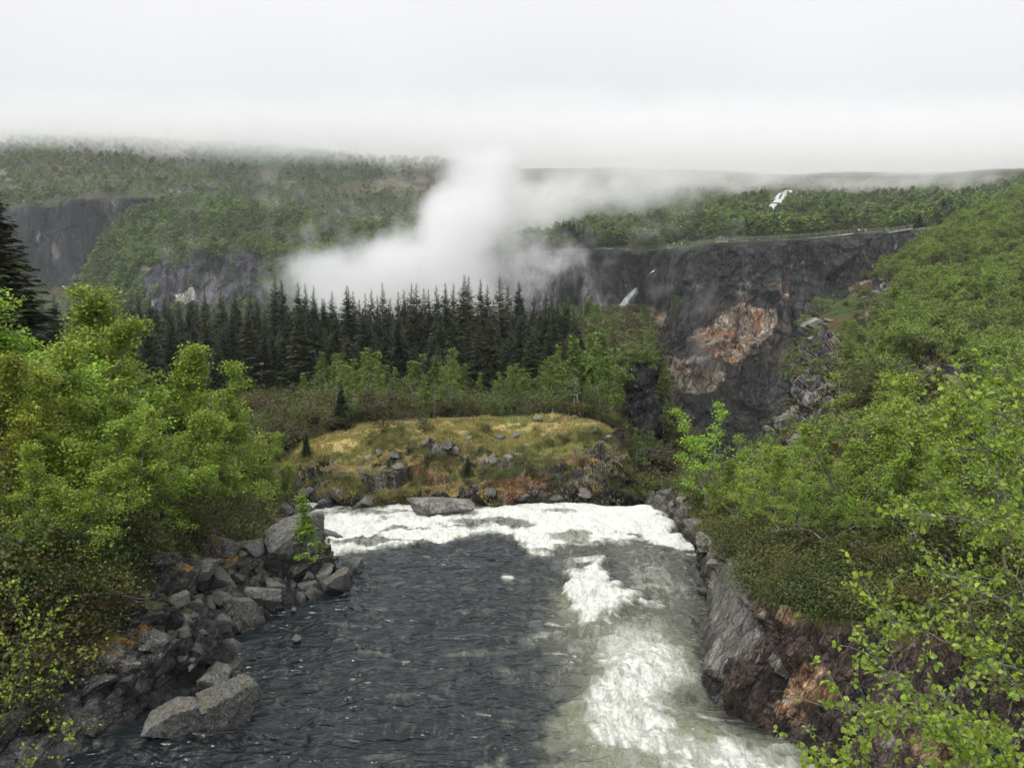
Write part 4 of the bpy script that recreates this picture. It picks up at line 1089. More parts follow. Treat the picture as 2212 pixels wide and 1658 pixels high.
# ------------------------------------------------------------------ woods that read as one mass
def scatter_object(name, pts, kits, smin, smax, label, seed, parts=('trunk', 'crown'), widen=1.0):
    r = np.random.default_rng(seed); n = len(pts)
    me = bpy.data.meshes.new(name); me.vertices.add(n); me.vertices.foreach_set('co', np.asarray(pts, np.float32).ravel())
    for k, v in (('rotz', r.random(n) * 6.28), ('scl', smin + (smax - smin) * r.random(n) ** 1.3)):
        at = me.attributes.new(k, 'FLOAT', 'POINT'); at.data.foreach_set('value', v.astype(np.float32))
    at = me.attributes.new('pick', 'INT', 'POINT'); at.data.foreach_set('value', r.integers(0, len(kits), n).astype(np.int32))
    o = obj(name, me, kind='stuff', label=label)
    ng = bpy.data.node_groups.new(name, 'GeometryNodeTree')
    ng.interface.new_socket('Geometry', in_out='INPUT', socket_type='NodeSocketGeometry')
    ng.interface.new_socket('Geometry', in_out='OUTPUT', socket_type='NodeSocketGeometry')
    Nn, Ln = ng.nodes, ng.links
    gi, go = Nn.new('NodeGroupInput'), Nn.new('NodeGroupOutput')
    g2i = Nn.new('GeometryNodeGeometryToInstance') if False else None
    jall = Nn.new('GeometryNodeJoinGeometry')
    for kit in reversed(kits):
        j = Nn.new('GeometryNodeJoinGeometry')
        for pt in parts:
            oi = Nn.new('GeometryNodeObjectInfo'); oi.transform_space = 'ORIGINAL'; oi.inputs['Object'].default_value = kit['ob_' + pt]
            Ln.new(oi.outputs['Geometry'], j.inputs[0])
        gti = Nn.new('GeometryNodeGeometryToInstance'); Ln.new(j.outputs[0], gti.inputs[0]); Ln.new(gti.outputs[0], jall.inputs[0])
    iop = Nn.new('GeometryNodeInstanceOnPoints')
    Ln.new(gi.outputs[0], iop.inputs['Points']); Ln.new(jall.outputs[0], iop.inputs['Instance'])
    iop.inputs['Pick Instance'].default_value = True

    def attr(nm, typ):
        a_ = Nn.new('GeometryNodeInputNamedAttribute'); a_.data_type = typ; a_.inputs['Name'].default_value = nm; return a_.outputs['Attribute']
    Ln.new(attr('pick', 'INT'), iop.inputs['Instance Index'])
    cx = Nn.new('ShaderNodeCombineXYZ'); Ln.new(attr('rotz', 'FLOAT'), cx.inputs[2]); Ln.new(cx.outputs[0], iop.inputs['Rotation'])
    vs = Nn.new('ShaderNodeVectorMath'); vs.operation = 'SCALE'; vs.inputs[0].default_value = (widen, widen, 1); Ln.new(attr('scl', 'FLOAT'), vs.inputs[3]); Ln.new(vs.outputs[0], iop.inputs['Scale'])
    Ln.new(iop.outputs[0], go.inputs[0])
    md = o.modifiers.new('scatter', 'NODES'); md.node_group = ng
    return o


def hd(P, N, U, V, px, py):
    rk = polymask(px, py, [(-900, 448), (40, 450), (130, 436), (230, 428), (400, 424), (396, 445), (300, 500), (235, 620), (-900, 640)], 3)
    bare = polymask(px, py, [(790, 398), (850, 384), (925, 382), (930, 420), (820, 415)], 8)
    op = smooth(fbm(P, 50, 4, 610), .12, .35)
    return (1 - rk) * (1 - bare * .9) * (1 - op * .75) * (px > -120) * (px < 1150) * (py < 640)


scatter_object('birch_wood', HL.scatter(5200, hd, 31), FARB, .9, 1.7, 'distant birch wood over the far hill', 1, widen=1.25)


def sd(P, N, U, V, px, py):
    rk = polymask(px, py, [(300, 590), (330, 572), (400, 560), (560, 548), (570, 570), (560, 660), (320, 680)], 4)
    op = smooth(fbm(P, 35, 4, 710), .12, .35)
    return (1 - rk * .97) * (1 - op * .7) * (py < 690)


scatter_object('birch_wood', SP.scatter(2600, sd, 32), FARB, .8, 1.45, 'birch wood over the spur', 2, widen=1.2)


def hrd(P, N, U, V, px, py):
    op = smooth(fbm(P, 45, 4, 510), .15, .35)
    wf = polymask(px, py, [(1655, 405), (1715, 405), (1715, 425), (1680, 465), (1655, 465)], 3)
    return (1 - op * .7) * (1 - wf) * (px < 2300) * (V < .82) * (V > .015) * np.where(V > .55, .2, 1) * (py > 372) * (V < .66)


scatter_object('birch_wood', HR.scatter(5600, hrd, 33), FARB, .6, 1.35, 'birch wood over the plateau behind the great cliff', 3, widen=1.3)


def rsd(P, N, U, V, px, py):
    so = side_open(px, py)
    cr3 = smooth(fbm(P, 9, 4, 806), .25, .4) * .85
    return (.03 + .97 * so) * (1 - cr3) * (px < 2350) * (py < 1060) * (V > .15) * np.clip(110 / P[..., 1], .3, 1.5)


scatter_object('birch_wood', RS.scatter(1500, rsd, 34), BUSHB, .42, .9, 'birch wood over the right valley side', 4, widen=1.25)
scatter_object('undergrowth', RS.scatter(2600, lambda P, N, U, V, px, py: (.05 + side_open(px, py)) * (px < 2350) * (py < 1060) * (V > .12) * np.clip(110 / P[..., 1], .2, 2), 35), SCR, .7, 2.0, 'low scrub under the valley side birches', 5)
scatter_object('undergrowth', KN.scatter(1900, lambda P, N, U, V, px, py: ((px > 420) & (px < 1370) & (V > .575) & (V < .8)) * np.where(px > 740, .5, 1.) + polymask(px, py, [(300, 800), (900, 800), (860, 895), (700, 935), (600, 985), (560, 1040), (300, 1060)], 6) * (V < .6) * 1.3, 36), SHR, .5, 1.6, 'low scrub under the spruces and birches', 6)
scatter_object('undergrowth', WR.scatter(900, lambda P, N, U, V, px, py: ((px > 1150) & (px < 1405)) * 1., 37), SCR, 1., 2.6, 'low scrub on the wooded rise', 7)
scatter_object('undergrowth', GW.scatter(1100, lambda P, N, U, V, px, py: np.where((px > 1350) & (px < 1422) & (py < 990), .06, 1.) * (px > 1330), 38), SCR, .4, 1.3, 'low scrub on the gorge wall', 8)
scatter_object('heather', SH.scatter(5200, lambda P, N, U, V, px, py: (V > .585 + .03 * fbm(P, 1.5, 3, 61)) * (px < 2300) * (py > 1000) * 1. * (V < .93), 39), HEA, .6, 1.7, 'brown and green heather on the shore ledge', 9)
scatter_object('heather', KN.scatter(1100, lambda P, N, U, V, px, py: ((V > .14) & (V < .5) & (px > 560) & (px < 1370)) * smooth(fbm(P, 2.2, 4, 150), -.1, .3), 40), HEA, .4, .9, 'moss and heather tufts on the knoll', 10)
scatter_object('heather', LB.scatter(2400, lambda P, N, U, V, px, py: ((V > .40) | ((px < 230) & (V > .28) & (fbm(P, 1.5, 3, 4) > -.1))) * (V < .8) * (px > -60), 41), HEA, .7, 1.8, 'low dark growth under the left birches', 11)


# dry grass on the knoll: blades
def grass_obj(name, pts, h, w, mat, label, seed):
    r = np.random.default_rng(seed); n = len(pts)
    pts = np.asarray(pts); az = r.random(n) * 2 * PI
    s = np.stack([np.cos(az), np.sin(az), np.zeros(n)], -1) * (w * (.6 + .8 * r.random(n)))[:, None]
    lean = r.normal(size=(n, 3)) * .35; lean[:, 2] = 1
    tip = pts + lean * (h * (.5 + .8 * r.random(n)))[:, None]
    V = np.stack([pts - s, pts + s, tip], 1).reshape(-1, 3)
    me = mesh_from(name, V, np.arange(3 * n).reshape(-1, 3), mat, False)
    return obj(name, me, kind='stuff', label=label)


def gd(P, N, U, V, px, py):
    top = polymask(px, py, [(590, 1000), (690, 950), (840, 900), (1000, 890), (1180, 920), (1330, 930), (1150, 955), (900, 950), (720, 985)], 25)
    return ((V > .12) & (V < .56) & (px > 560) & (px < 1360)) * (.25 + top) * smooth(fbm(P, 1.2, 3, 171), -.4, .2)


grass_obj('grass', KN.scatter(60000, gd, 50), .16, .03, L_grass, 'dry straw coloured grass on the knoll', 51)


# ------------------------------------------------------------------ boulders
def ico(sub):
    import bmesh
    bm_ = bmesh.new(); bmesh.ops.create_icosphere(bm_, subdivisions=sub, radius=1)
    V = np.array([v.co[:] for v in bm_.verts]); F = np.array([[v.index for v in f.verts] for f in bm_.faces]); bm_.free(); return V, F


IV, IF = ico(5)
IV2, IF2 = ico(4)


def rock_mesh(name, seed, mat, dims=(1, 1, 1), planes=11, big=False, rough=.03):
    r = np.random.default_rng(seed)
    V, F = (IV, IF) if big else (IV2, IF2)
    n = r.normal(size=(planes, 3)); n /= np.linalg.norm(n, axis=1, keepdims=True); d = .5 + .32 * r.random(planes)
    n = np.concatenate([n, np.eye(3), -np.eye(3)]); d = np.concatenate([d, np.full(6, .8 + .15 * r.random())])
    dot = V @ n.T
    rad = np.min(np.where(dot > .05, d[None] / np.maximum(dot, .05), 9), axis=1); rad = np.minimum(rad, 1.5)
    P = V * rad[:, None]
    P = P * (1 + fbm(P, .45, 4, seed)[:, None] * rough * 2 + facet(P, .5, seed + 5)[0][:, None] * rough)
    P = P * np.array(dims)
    me = mesh_from(name, P, F, mat, False if planes > 900 else True)
    # crisp edges between facets
    me.set_sharp_from_angle(angle=math.radians(24)) if hasattr(me, 'set_sharp_from_angle') else None
    return me


R_dark = rock_mat('dark_boulder_rock', (.012, .012, .013), (.075, .073, .068), (.05, .055, .016), .15)
RKD = [rock_mesh('boulder', 360 + i, R_dark, (1, .9, .75), 9 + i % 5) for i in range(5)]
RK = [rock_mesh('boulder', 300 + i, R_left, (1, .9, .75 + .08 * (i % 3)), 9 + i % 5) for i in range(10)]
RKK = [rock_mesh('knoll_boulder', 330 + i, R_knoll, (1, .9, .65), 9 + i % 5) for i in range(6)]
BOULD = []


def boulder(px, py, rpx, zone, surf=None, z=None, me=None, label=None, sq=(1, 1, 1), rot=None, sink=.25):
    """a boulder whose centre shows at (px, py) and whose half width is rpx"""
    g = None
    if surf is not None: g, _n = surf.hit(px, py + rpx * .4)
    if g is None: g = WZ(px, py + rpx * .5, 0.0 if z is None else z)
    r_ = rpx / FOC * g[1]
    o = bpy.data.objects.new('boulder', me or random.choice(RK)); COL.objects.link(o)
    o.location = g + np.array([0, r_ * .2, r_ * (.45 - sink)])
    o.scale = (r_ * sq[0], r_ * sq[1], r_ * sq[2]); o.rotation_euler = rot or (random.uniform(-.5, .5), random.uniform(-.5, .5), random.uniform(0, 6.28))
    o['category'] = 'boulder'
    if label: o['label'] = label
    BOULD.append((o, px, py, zone, rpx))
    return o


# the named ones first
hero = lambda s, d, p=12, m=R_left: rock_mesh('big_boulder', s, m, d, p, True, .025)
boulder(395, 1535, 92, 'x', z=0, me=hero(401, (1, .7, .55), 10), label='long grey boulder with flat sloping top in the water, lower left', rot=(.1, -.06, .25), sink=.15)
boulder(490, 1520, 82, 'x', z=0, me=hero(403, (1, .8, .8), 9), label='pale pointed wedge boulder overhanging the water, lower left', rot=(.1, -.35, .5), sink=.05)
boulder(527, 1478, 28, 'x', z=0, me=RK[1], label='dark blocky boulder right behind the pointed wedge boulder', sink=0)
boulder(455, 1460, 50, 'x', surf=LB, me=RK[2], label='brown grey boulder behind the long flat-topped boulder')
boulder(632, 1178, 76, 'x', surf=LB, me=hero(405, (1, .9, 1.0), 10), label='tallest mossy topped boulder, left of the rapids', rot=(.05, .1, .5), sink=-.05)
boulder(722, 1255, 40, 'x', z=0, me=hero(407, (1, .9, .7), 8), label='pale triangular boulder at the tip of the rock spit', sink=.0)
boulder(745, 1232, 26, 'x', z=0, me=RK[4], label='dark flat boulder behind the pale triangular one on the spit')
boulder(760, 1212, 30, 'x', z=0, me=RK[5], sq=(1, 1, .5), label='low rounded wet rock where the spit meets the rapids')
boulder(716, 1150, 22, 'x', z=0, me=RK[6], sq=(1.2, 1, .8), label='brown rock at the left end of the rapids')
boulder(532, 1330, 40, 'x', surf=LB, me=hero(409, (.85, .8, 1.05), 8), label='upright brown grey boulder with pointed top at the water edge', rot=(0, .15, 1), sink=0)
boulder(702, 1380 - 1.0, 11, 'x', z=0, me=RK[7], label='tiny dark rock awash close to the left bank, farther one', sink=-.1)
boulder(641, 1322 + 60, 14, 'x', z=0, me=RK[8], label='small dark rock poking from the dark water below the spit', sink=-.1)
boulder(635, 1318, 10, 'x', z=0, me=RK[3], label='square black rock just off the left shore', sink=-.2)
BOULD.pop(); COL.objects.unlink([o for o in COL.objects if o.get('label', '').startswith('tiny dark rock awash')][0])
boulder(945, 1062, 92, 'x', z=.15, me=hero(411, (1, .6, .24), 14, R_knoll), label='long low pale rock lying along the head of the rapids', rot=(0, .02, .05), sink=.30)
boulder(1015, 1131, 15, 'x', z=.2, me=RKK[1], sq=(1, 1, .7), label='small rock standing in the white rapids', sink=-.2)
boulder(1525, 1240, 28, 'x', z=.1, me=RK[0], label='grey rounded rock at the foot of the right shore slab, upper one')
boulder(1520, 1272, 17, 'x', z=.0, me=RK[9], label='dark small rock below the rounded one by the right shore slab')
boulder(1475, 1082, 16, 'x', surf=SH, me=rock_mesh('pale_boulder', 420, R_pale, (1, .9, .6), 9), label='white squarish stone perched on the right shore corner', sink=-.2)
boulder(1922, 661, 15, 'x', surf=RS, me=rock_mesh('pale_boulder', 421, R_pale, (1, .8, .4), 9), label='white stone lying on the valley side, the brightest there')
# rock litter on the left bank and spit
for (x0, y0, x1, y1, n_, r0, r1) in [(430, 1160, 700, 1300, 44, 13, 46), (480, 1290, 640, 1345, 16, 10, 26), (340, 1230, 520, 1400, 24, 14, 44), (200, 1200, 380, 1480, 16, 20, 55), (690, 1225, 740, 1262, 5, 8, 16), (330, 1420, 520, 1500, 12, 10, 30), (60, 1440, 300, 1580, 8, 25, 55), (700, 1190, 780, 1215, 5, 8, 18), (600, 1085, 700, 1130, 6, 10, 26), (440, 1100, 600, 1170, 12, 14, 34)]:
    for k in range(n_):
        boulder(random.uniform(x0, x1), random.uniform(y0, y1), r0 + (r1 - r0) * random.random() ** 2, 'left_rock', surf=LB, me=(random.choice(RKD) if (x0 < 210 or random.random() < .3) else None), sq=(1, random.uniform(.7, 1.1), random.uniform(.6, 1.05)))
# knoll boulders
for a, b_, r_ in [(790, 1075, 24), (770, 1092, 20), (1078, 941, 14), (1112, 939, 15), (965, 958, 18), (955, 962, 12), (850, 982, 16), (822, 975, 14), (1070, 985, 20), (1095, 988, 18), (1050, 992, 14), (1120, 982, 15),
                  (915, 955, 14), (985, 970, 13), (880, 965, 10), (1290, 930, 20), (1310, 945, 18), (1325, 960, 16), (1010, 945, 12), (1240, 900, 10), (1160, 905, 12), (800, 985, 15), (860, 1005, 18), (780, 1010, 14),
                  (700, 1085, 22), (660, 1060, 20), (640, 1080, 16), (730, 1060, 18), (1260, 1060, 20), (1200, 1075, 22), (1130, 1070, 22), (1060, 1060, 20), (1320, 1020, 22), (920, 1090, 14), (1030, 1090, 12)]:
    boulder(a, b_, r_, 'knoll_rock', surf=KN, me=random.choice(RKK), sq=(1, .9, random.uniform(.7, 1)))
for a, b_, r_ in [(1480, 1100, 24), (1500, 1130, 26), (1525, 1165, 24), (1540, 1200, 18), (1455, 1088, 14), (1560, 1180, 16), (1545, 1215, 20)]:
    boulder(a, b_, r_, 'shore_rock', surf=SH, me=random.choice(RKK))
for a, b_, r_ in [(1770, 640, 12), (1790, 690, 14), (1760, 700, 12), (1830, 705, 10), (1960, 780, 26), (2010, 800, 30), (2060, 815, 34), (1990, 850, 26), (1900, 620, 14), (1870, 630, 12), (1730, 760, 14), (1745, 800, 14)]:
    boulder(a, b_, r_, 'side_rock', surf=RS, me=random.choice(RKK), sq=(1.1, 1, .6))

# ------------------------------------------------------------------ waterfalls
b = NB('falling_water'); co = b.coord()
n1 = b.noise(b.n('Mapping', {'Vector': co, 'Scale': (1, 1, .25)}).outputs[0], .9, 6, .75)
c_ = b.mixc(b.ramp(n1, .42, .58), (.30, .32, .33), (.60, .62, .63))
pp = b.n('BsdfPrincipled', {'Base Color': c_, 'Roughness': .7}); b.l(pp.outputs[0], b.out.inputs[0]); M_fall = b.m


def waterfall(pl, surf, lift, label):
    rows = []; Ys = []
    for px_, py_, w_ in pl:
        ys = []
        for k in range(9):
            g, _n = surf.hit(px_ + (k / 8 - .5) * w_ * 2, py_)
            if g is not None: ys.append(g[1])
        Ys.append(min(ys) if ys else 300.)
    for (px_, py_, w_), Y in zip(pl, Ys):
        rows.append([W(px_ + (k / 8 - .5) * w_ * 2, py_, Y - lift * (.4 + .6 * math.sin(k / 8 * PI))) for k in range(9)])
    A = catmull(catmull(np.array(rows), 60, 0), 26, 1)
    A = A + fbm(A, 2.5, 4, 9)[..., None] * np.array([.9, -.9, .6]) * 1.1
    uu_, vv_ = np.meshgrid(np.arange(25) / 25., np.arange(59) / 59.)
    q_ = np.stack([uu_ * 9, vv_ * 4, uu_ * 0 + pl[0][0]], -1)
    keep = (fbm(q_, 1.0, 4, 77) * 1.3 - (np.abs(uu_ - .5) * 2) ** 2 * .75 + .62 > 0).ravel()
    me = mesh_from('waterfall', A.reshape(-1, 3), grid_faces(60, 26)[keep], M_fall)
    return obj('waterfall', me, kind='structure', label=label)


waterfall([(1703, 411, 11), (1698, 420, 19), (1688, 432, 17), (1678, 442, 19), (1671, 452, 15), (1664, 463, 12)], HR, 9, 'white cascade tumbling down the upper hill')
waterfall([(1308, 430, 3), (1298, 440, 8), (1292, 452, 11), (1288, 464, 10), (1290, 472, 8)], HR, 9, 'mist veiled cascade on the upper hill')
waterfall([(1418, 581, 4), (1409, 590, 6), (1394, 607, 5)], CL, 5, 'short upper leap of the waterfall in the cleft')
waterfall([(1374, 622, 4), (1363, 640, 10), (1352, 655, 13), (1343, 670, 13), (1334, 692, 10)], CL, 5, 'main white waterfall in the cleft of the great cliff')

# ------------------------------------------------------------------ viewing platforms, railings, people on the cliff top
M_wood = plain_mat('weathered_wood', (.34, .31, .26)); M_rail = plain_mat('grey_railing', (.22, .22, .21)); M_stone = plain_mat('path_stone', (.48, .43, .35), fine=1.5)


def boxes(bl):
    Vs, Fs, o = [], [], 0
    for c0, c1, w_, h_ in bl:     # a bar from c0 to c1
        c0, c1 = np.array(c0, float), np.array(c1, float); d = c1 - c0; L = np.linalg.norm(d); d = d / (L + 1e-9)
        s = np.cross(d, [0, 0, 1]) if abs(d[2]) < .9 else np.array([1., 0, 0]); s = s / np.linalg.norm(s); u = np.cross(s, d)
        V = [c + s * sx_ * w_ / 2 + u * sy * h_ / 2 for c in (c0, c1) for sx_, sy in ((-1, -1), (1, -1), (1, 1), (-1, 1))]
        Vs += V; Fs += [[o + i for i in q] for q in ((0, 1, 2, 3), (7, 6, 5, 4), (0, 4, 5, 1), (1, 5, 6, 2), (2, 6, 7, 3), (3, 7, 4, 0))]; o += 8
    return np.array(Vs), np.array(Fs)


def rail_run(P0, P1, n):
    P0, P1 = np.array(P0), np.array(P1); bl = []
    for k in range(n + 1):
        q = P0 + (P1 - P0) * k / n; bl.append((q, q + [0, 0, 1.15], .14, .14))
    for h_ in (.45, .8, 1.15):
        bl.append((P0 + [0, 0, h_], P1 + [0, 0, h_], .09, .09))
    return bl


def platform(px0, py0, px1, py1, Y, label, depth=4):
    A, B_ = W(px0, py0, Y), W(px1, py1, Y - 1)
    root = bpy.data.objects.new('viewing_platform', None); COL.objects.link(root); root.location = A
    tag(root, label, 'viewing platform')
    D = B_ - A
    V, F = boxes([((0, 0, 0), D, depth, .4)]); obj('deck', mesh_from('deck', V, F, M_wood, False), root)
    off_ = np.cross(D / np.linalg.norm(D), [0, 0, 1]) * (depth / 2 - .2); nb = max(3, int(np.linalg.norm(D) / 2))
    for s_ in (-1, 1):
        V, F = boxes(rail_run(off_ * s_ + [0, 0, .2], D + off_ * s_ + [0, 0, .2], nb)); obj('railing', mesh_from('railing', V, F, M_rail, False), root)
    if Y > 200:
        for k in (.1, .5, .9):
            V, F = boxes([(D * k, D * k - np.array([0, -3, 4]), .25, .25)]); obj('support_beam', mesh_from('support_beam', V, F, M_wood, False), root)
    return root


platform(1441, 536, 1475, 536, 316, 'pale viewing platform at the left end of the cliff top above the cleft')
platform(1545, 523, 1572, 522, 299, 'small viewing platform in the middle of the cliff top')
platform(1917, 503, 1968, 494, 280, 'long grey viewing platform jutting from the right end of the cliff top', 3)

# railing along the rim
fence = bpy.data.objects.new('fence', None); COL.objects.link(fence); fence.location = W(1575, 520, 298)
tag(fence, 'thin post and rail fence along the rim of the great cliff', 'fence')
fp = [W(a, b_ - 2, Y) for a, b_, Y in [(1478, 533, 313), (1545, 525, 301), (1600, 521, 296), (1650, 519, 292), (1714, 516, 289), (1780, 511, 288), (1845, 505, 287), (1917, 501, 286)]]
for q0, q1 in zip(fp[:-1], fp[1:]):
    V, F = boxes(rail_run(q0 - fence.location, q1 - fence.location, 4)); obj('rail_panel', mesh_from('rail_panel', V, F, M_rail, False), fence)
# pale stone path wall
wallp = [W(a, b_, Y) for a, b_, Y in [(1714, 521, 287), (1740, 518, 287), (1770, 515, 286), (1805, 511, 286), (1842, 506, 285)]]
V, F = boxes([(a, b2, 2.2, .9) for a, b2 in zip(wallp[:-1], wallp[1:])])
tag(obj('stone_wall', mesh_from('stone_wall', V, F, M_stone, False)), 'pale stone path edge along the rim of the great cliff', 'wall')


def person_mesh(seed, coat, legs):
    r = np.random.default_rng(seed)
    me = bpy.data.meshes.new('person')
    vs = [(0, 0, .95), (0, 0, 1.15), (0, 0, 1.38), (0, 0, 1.5), (0, .01, 1.62), (0, .01, 1.72),
          (.1, 0, .9), (.12, .03, .48), (.12, 0, .06), (-.1, 0, .9), (-.13, -.04, .48), (-.12, 0, .06),
          (.19, 0, 1.4), (.27, .04, 1.12), (.24, .16, .9), (-.19, 0, 1.4), (-.27, .02, 1.12), (-.25, .12, .88)]
    es = [(0, 1), (1, 2), (2, 3), (3, 4), (4, 5), (0, 6), (6, 7), (7, 8), (0, 9), (9, 10), (10, 11), (2, 12), (12, 13), (13, 14), (2, 15), (15, 16), (16, 17)]
    me.from_pydata(vs, es, [])
    o = bpy.data.objects.new('tmp_person', me); COL.objects.link(o)
    md = o.modifiers.new('s', 'SKIN'); me.skin_vertices.new() if not me.skin_vertices else None
    rad = [.15, .15, .17, .07, .10, .08, .1, .07, .05, .1, .07, .05, .07, .055, .045, .07, .055, .045]
    for i, rr in enumerate(rad): me.skin_vertices[0].data[i].radius = (rr, rr * .85)
    me.skin_vertices[0].data[0].use_root = True
    o.modifiers.new('b', 'SUBSURF').levels = 1
    dg = bpy.context.evaluated_depsgraph_get(); ev = bpy.data.meshes.new_from_object(o.evaluated_get(dg))
    bpy.data.objects.remove(o)
    ev.materials.clear()
    for m_ in (coat, legs, M_skin): ev.materials.append(m_)
    for p_ in ev.polygons:
        p_.material_index = 2 if p_.center.z > 1.53 else (1 if p_.center.z < .9 and abs(p_.center.x) < .2 else 0); p_.use_smooth = True
    return ev


M_skin = plain_mat('skin', (.45, .28, .2)); M_navy = plain_mat('navy_jacket', (.04, .06, .14)); M_blk = plain_mat('black_trousers', (.02, .02, .025)); M_red = plain_mat('red_jacket', (.4, .04, .04)); M_wht = plain_mat('white_jacket', (.6, .6, .6)); M_grn = plain_mat('grey_jacket', (.2, .2, .22))
PM = [(person_mesh(1, M_navy, M_blk), 'navy jacket'), (person_mesh(2, M_wht, M_blk), 'white jacket'), (person_mesh(3, M_grn, M_blk), 'grey jacket'), (person_mesh(4, M_navy, M_blk), 'dark blue jacket'), (person_mesh(5, M_wht, M_grn), 'pale coat')]
spots = [('the platform above the cleft', [(1449, 534), (1456, 534), (1463, 534), (1467, 534), (1472, 534)], 315.5), ('the middle platform of the cliff top', [(1549, 521), (1556, 521), (1561, 521), (1568, 521)], 298.5),
         ('the pale rock by the long platform', [(1851, 507), (1856, 506), (1861, 506), (1866, 506), (1871, 506)], 284)]
k = 0
for where, sp, Y in spots:
    for i, (a, b_) in enumerate(sp):
        me, coat = PM[i % len(PM)]
        o = bpy.data.objects.new('person', me); COL.objects.link(o); o.location = W(a, b_, Y) + np.array([0, random.uniform(-.6, .6), .25]); o.rotation_euler = (0, 0, random.uniform(0, 6.28))
        tag(o, f'person in a {coat} standing on {where}', 'person', 'visitors on the cliff top')

# ------------------------------------------------------------------ near branches
def hero_leaf(r, n):
    """a rounded toothed birch leaf folded along its midrib"""
    out = np.array([(0, 0), (.12, .30), (.32, .42), (.55, .36), (.78, .2), (1, 0), (.78, -.2), (.55, -.36), (.32, -.42), (.12, -.30)], float)
    return out


def leafy_branches(name_root, label, cat, main_lines, twig_n, leaf_n, lsize, seed, lmat=L_hero, bmat=B_grey, trunk=None, twl=.45, droop=.12, sig=.02):
    r = np.random.default_rng(seed)
    root = bpy.data.objects.new(name_root, None); COL.objects.link(root)
    base = np.array(main_lines[0][0][0] if trunk is None else trunk[0][0][0]); root.location = base; tag(root, label, cat)
    lines = [] ; twigs = []
    for pts, rad in main_lines:
        pts = np.array(pts); m = 22; q = np.linspace(0, 1, len(pts)); t = np.linspace(0, 1, m)
        pp_ = catmull(pts, m, 0) + np.cumsum(r.normal(size=(m, 3)), 0) * .009
        lines.append((pp_, rad * (1 - t * .85)))
        L = np.linalg.norm(np.diff(pp_, axis=0), axis=1).sum()
        for j in range(int(twig_n * L) + 3):
            g = .15 + .85 * r.random() ** .8; b0 = np.array([np.interp(g, t, pp_[:, i]) for i in range(3)])
            ii = min(int(g * (m - 1)), m - 2); d = pp_[ii + 1] - pp_[ii]; d /= np.linalg.norm(d) + 1e-9
            d2 = d * .8 + r.normal(size=3) * .65; d2[2] += .15; d2 /= np.linalg.norm(d2)
            l2 = twl * (.4 + .9 * r.random()) * (1.15 - g * .5); m2 = 7; q2 = np.linspace(0, 1, m2)[:, None]
            p2 = b0 + d2 * l2 * q2 + np.array([0, 0, -1]) * droop * l2 * q2 ** 2 + np.cumsum(r.normal(size=(m2, 3)), 0) * l2 * .025
            lines.append((p2, rad * .22 * (1 - q2[:, 0] * .75))); twigs.append(p2)
    if trunk is not None: lines = [(catmull(np.array(tp_), 24, 0), np.linspace(r0_, r1_, 24)) for tp_, r0_, r1_ in trunk] + lines
    V, F = tubes(lines, 6); obj('branches', mesh_from('branches', V - base, F, bmat), root)
    out = hero_leaf(r, 0); nl = leaf_n
    k = r.integers(0, len(twigs), nl); V = []; F3 = []
    for i in range(nl):
        tw = twigs[k[i]]; x = r.random() ** .7 * (len(tw) - 1.001); a = int(x); p0 = tw[a] + (tw[a + 1] - tw[a]) * (x - a)
        d = tw[a + 1] - tw[a]; d = d / (np.linalg.norm(d) + 1e-9) * .5 + r.normal(size=3) * .75; d[2] -= .25; d /= np.linalg.norm(d)
        nn = r.normal(size=3) * .8; nn[2] += .6; s_ = np.cross(nn, d); s_ /= np.linalg.norm(s_) + 1e-9; nn = np.cross(d, s_)
        sz = lsize * (.45 + .8 * r.random()); st = p0 + d * sz * .25
        fold = .25 + .2 * r.random(); curl = r.normal() * .18
        pts = st + sz * (out[:, :1] * d + out[:, 1:] * s_ * .95 + (np.abs(out[:, 1:]) * fold + (out[:, :1] - .5) ** 2 * curl) * nn)
        o_ = len(V); V += list(pts) + [p0 + s_ * .0008, p0 - s_ * .0008]
        F3 += [[o_, o_ + 1, o_ + 2], [o_, o_ + 2, o_ + 3], [o_, o_ + 3, o_ + 4], [o_, o_ + 4, o_ + 5], [o_, o_ + 5, o_ + 6], [o_, o_ + 6, o_ + 7], [o_, o_ + 7, o_ + 8], [o_, o_ + 8, o_ + 9], [o_, o_ + 10, o_ + 11]]
    obj('leaves', mesh_from('leaves', np.array(V) - base, np.array(F3), lmat, False), root)
    return root


def wl_(*pts): return [W(*q) for q in pts]


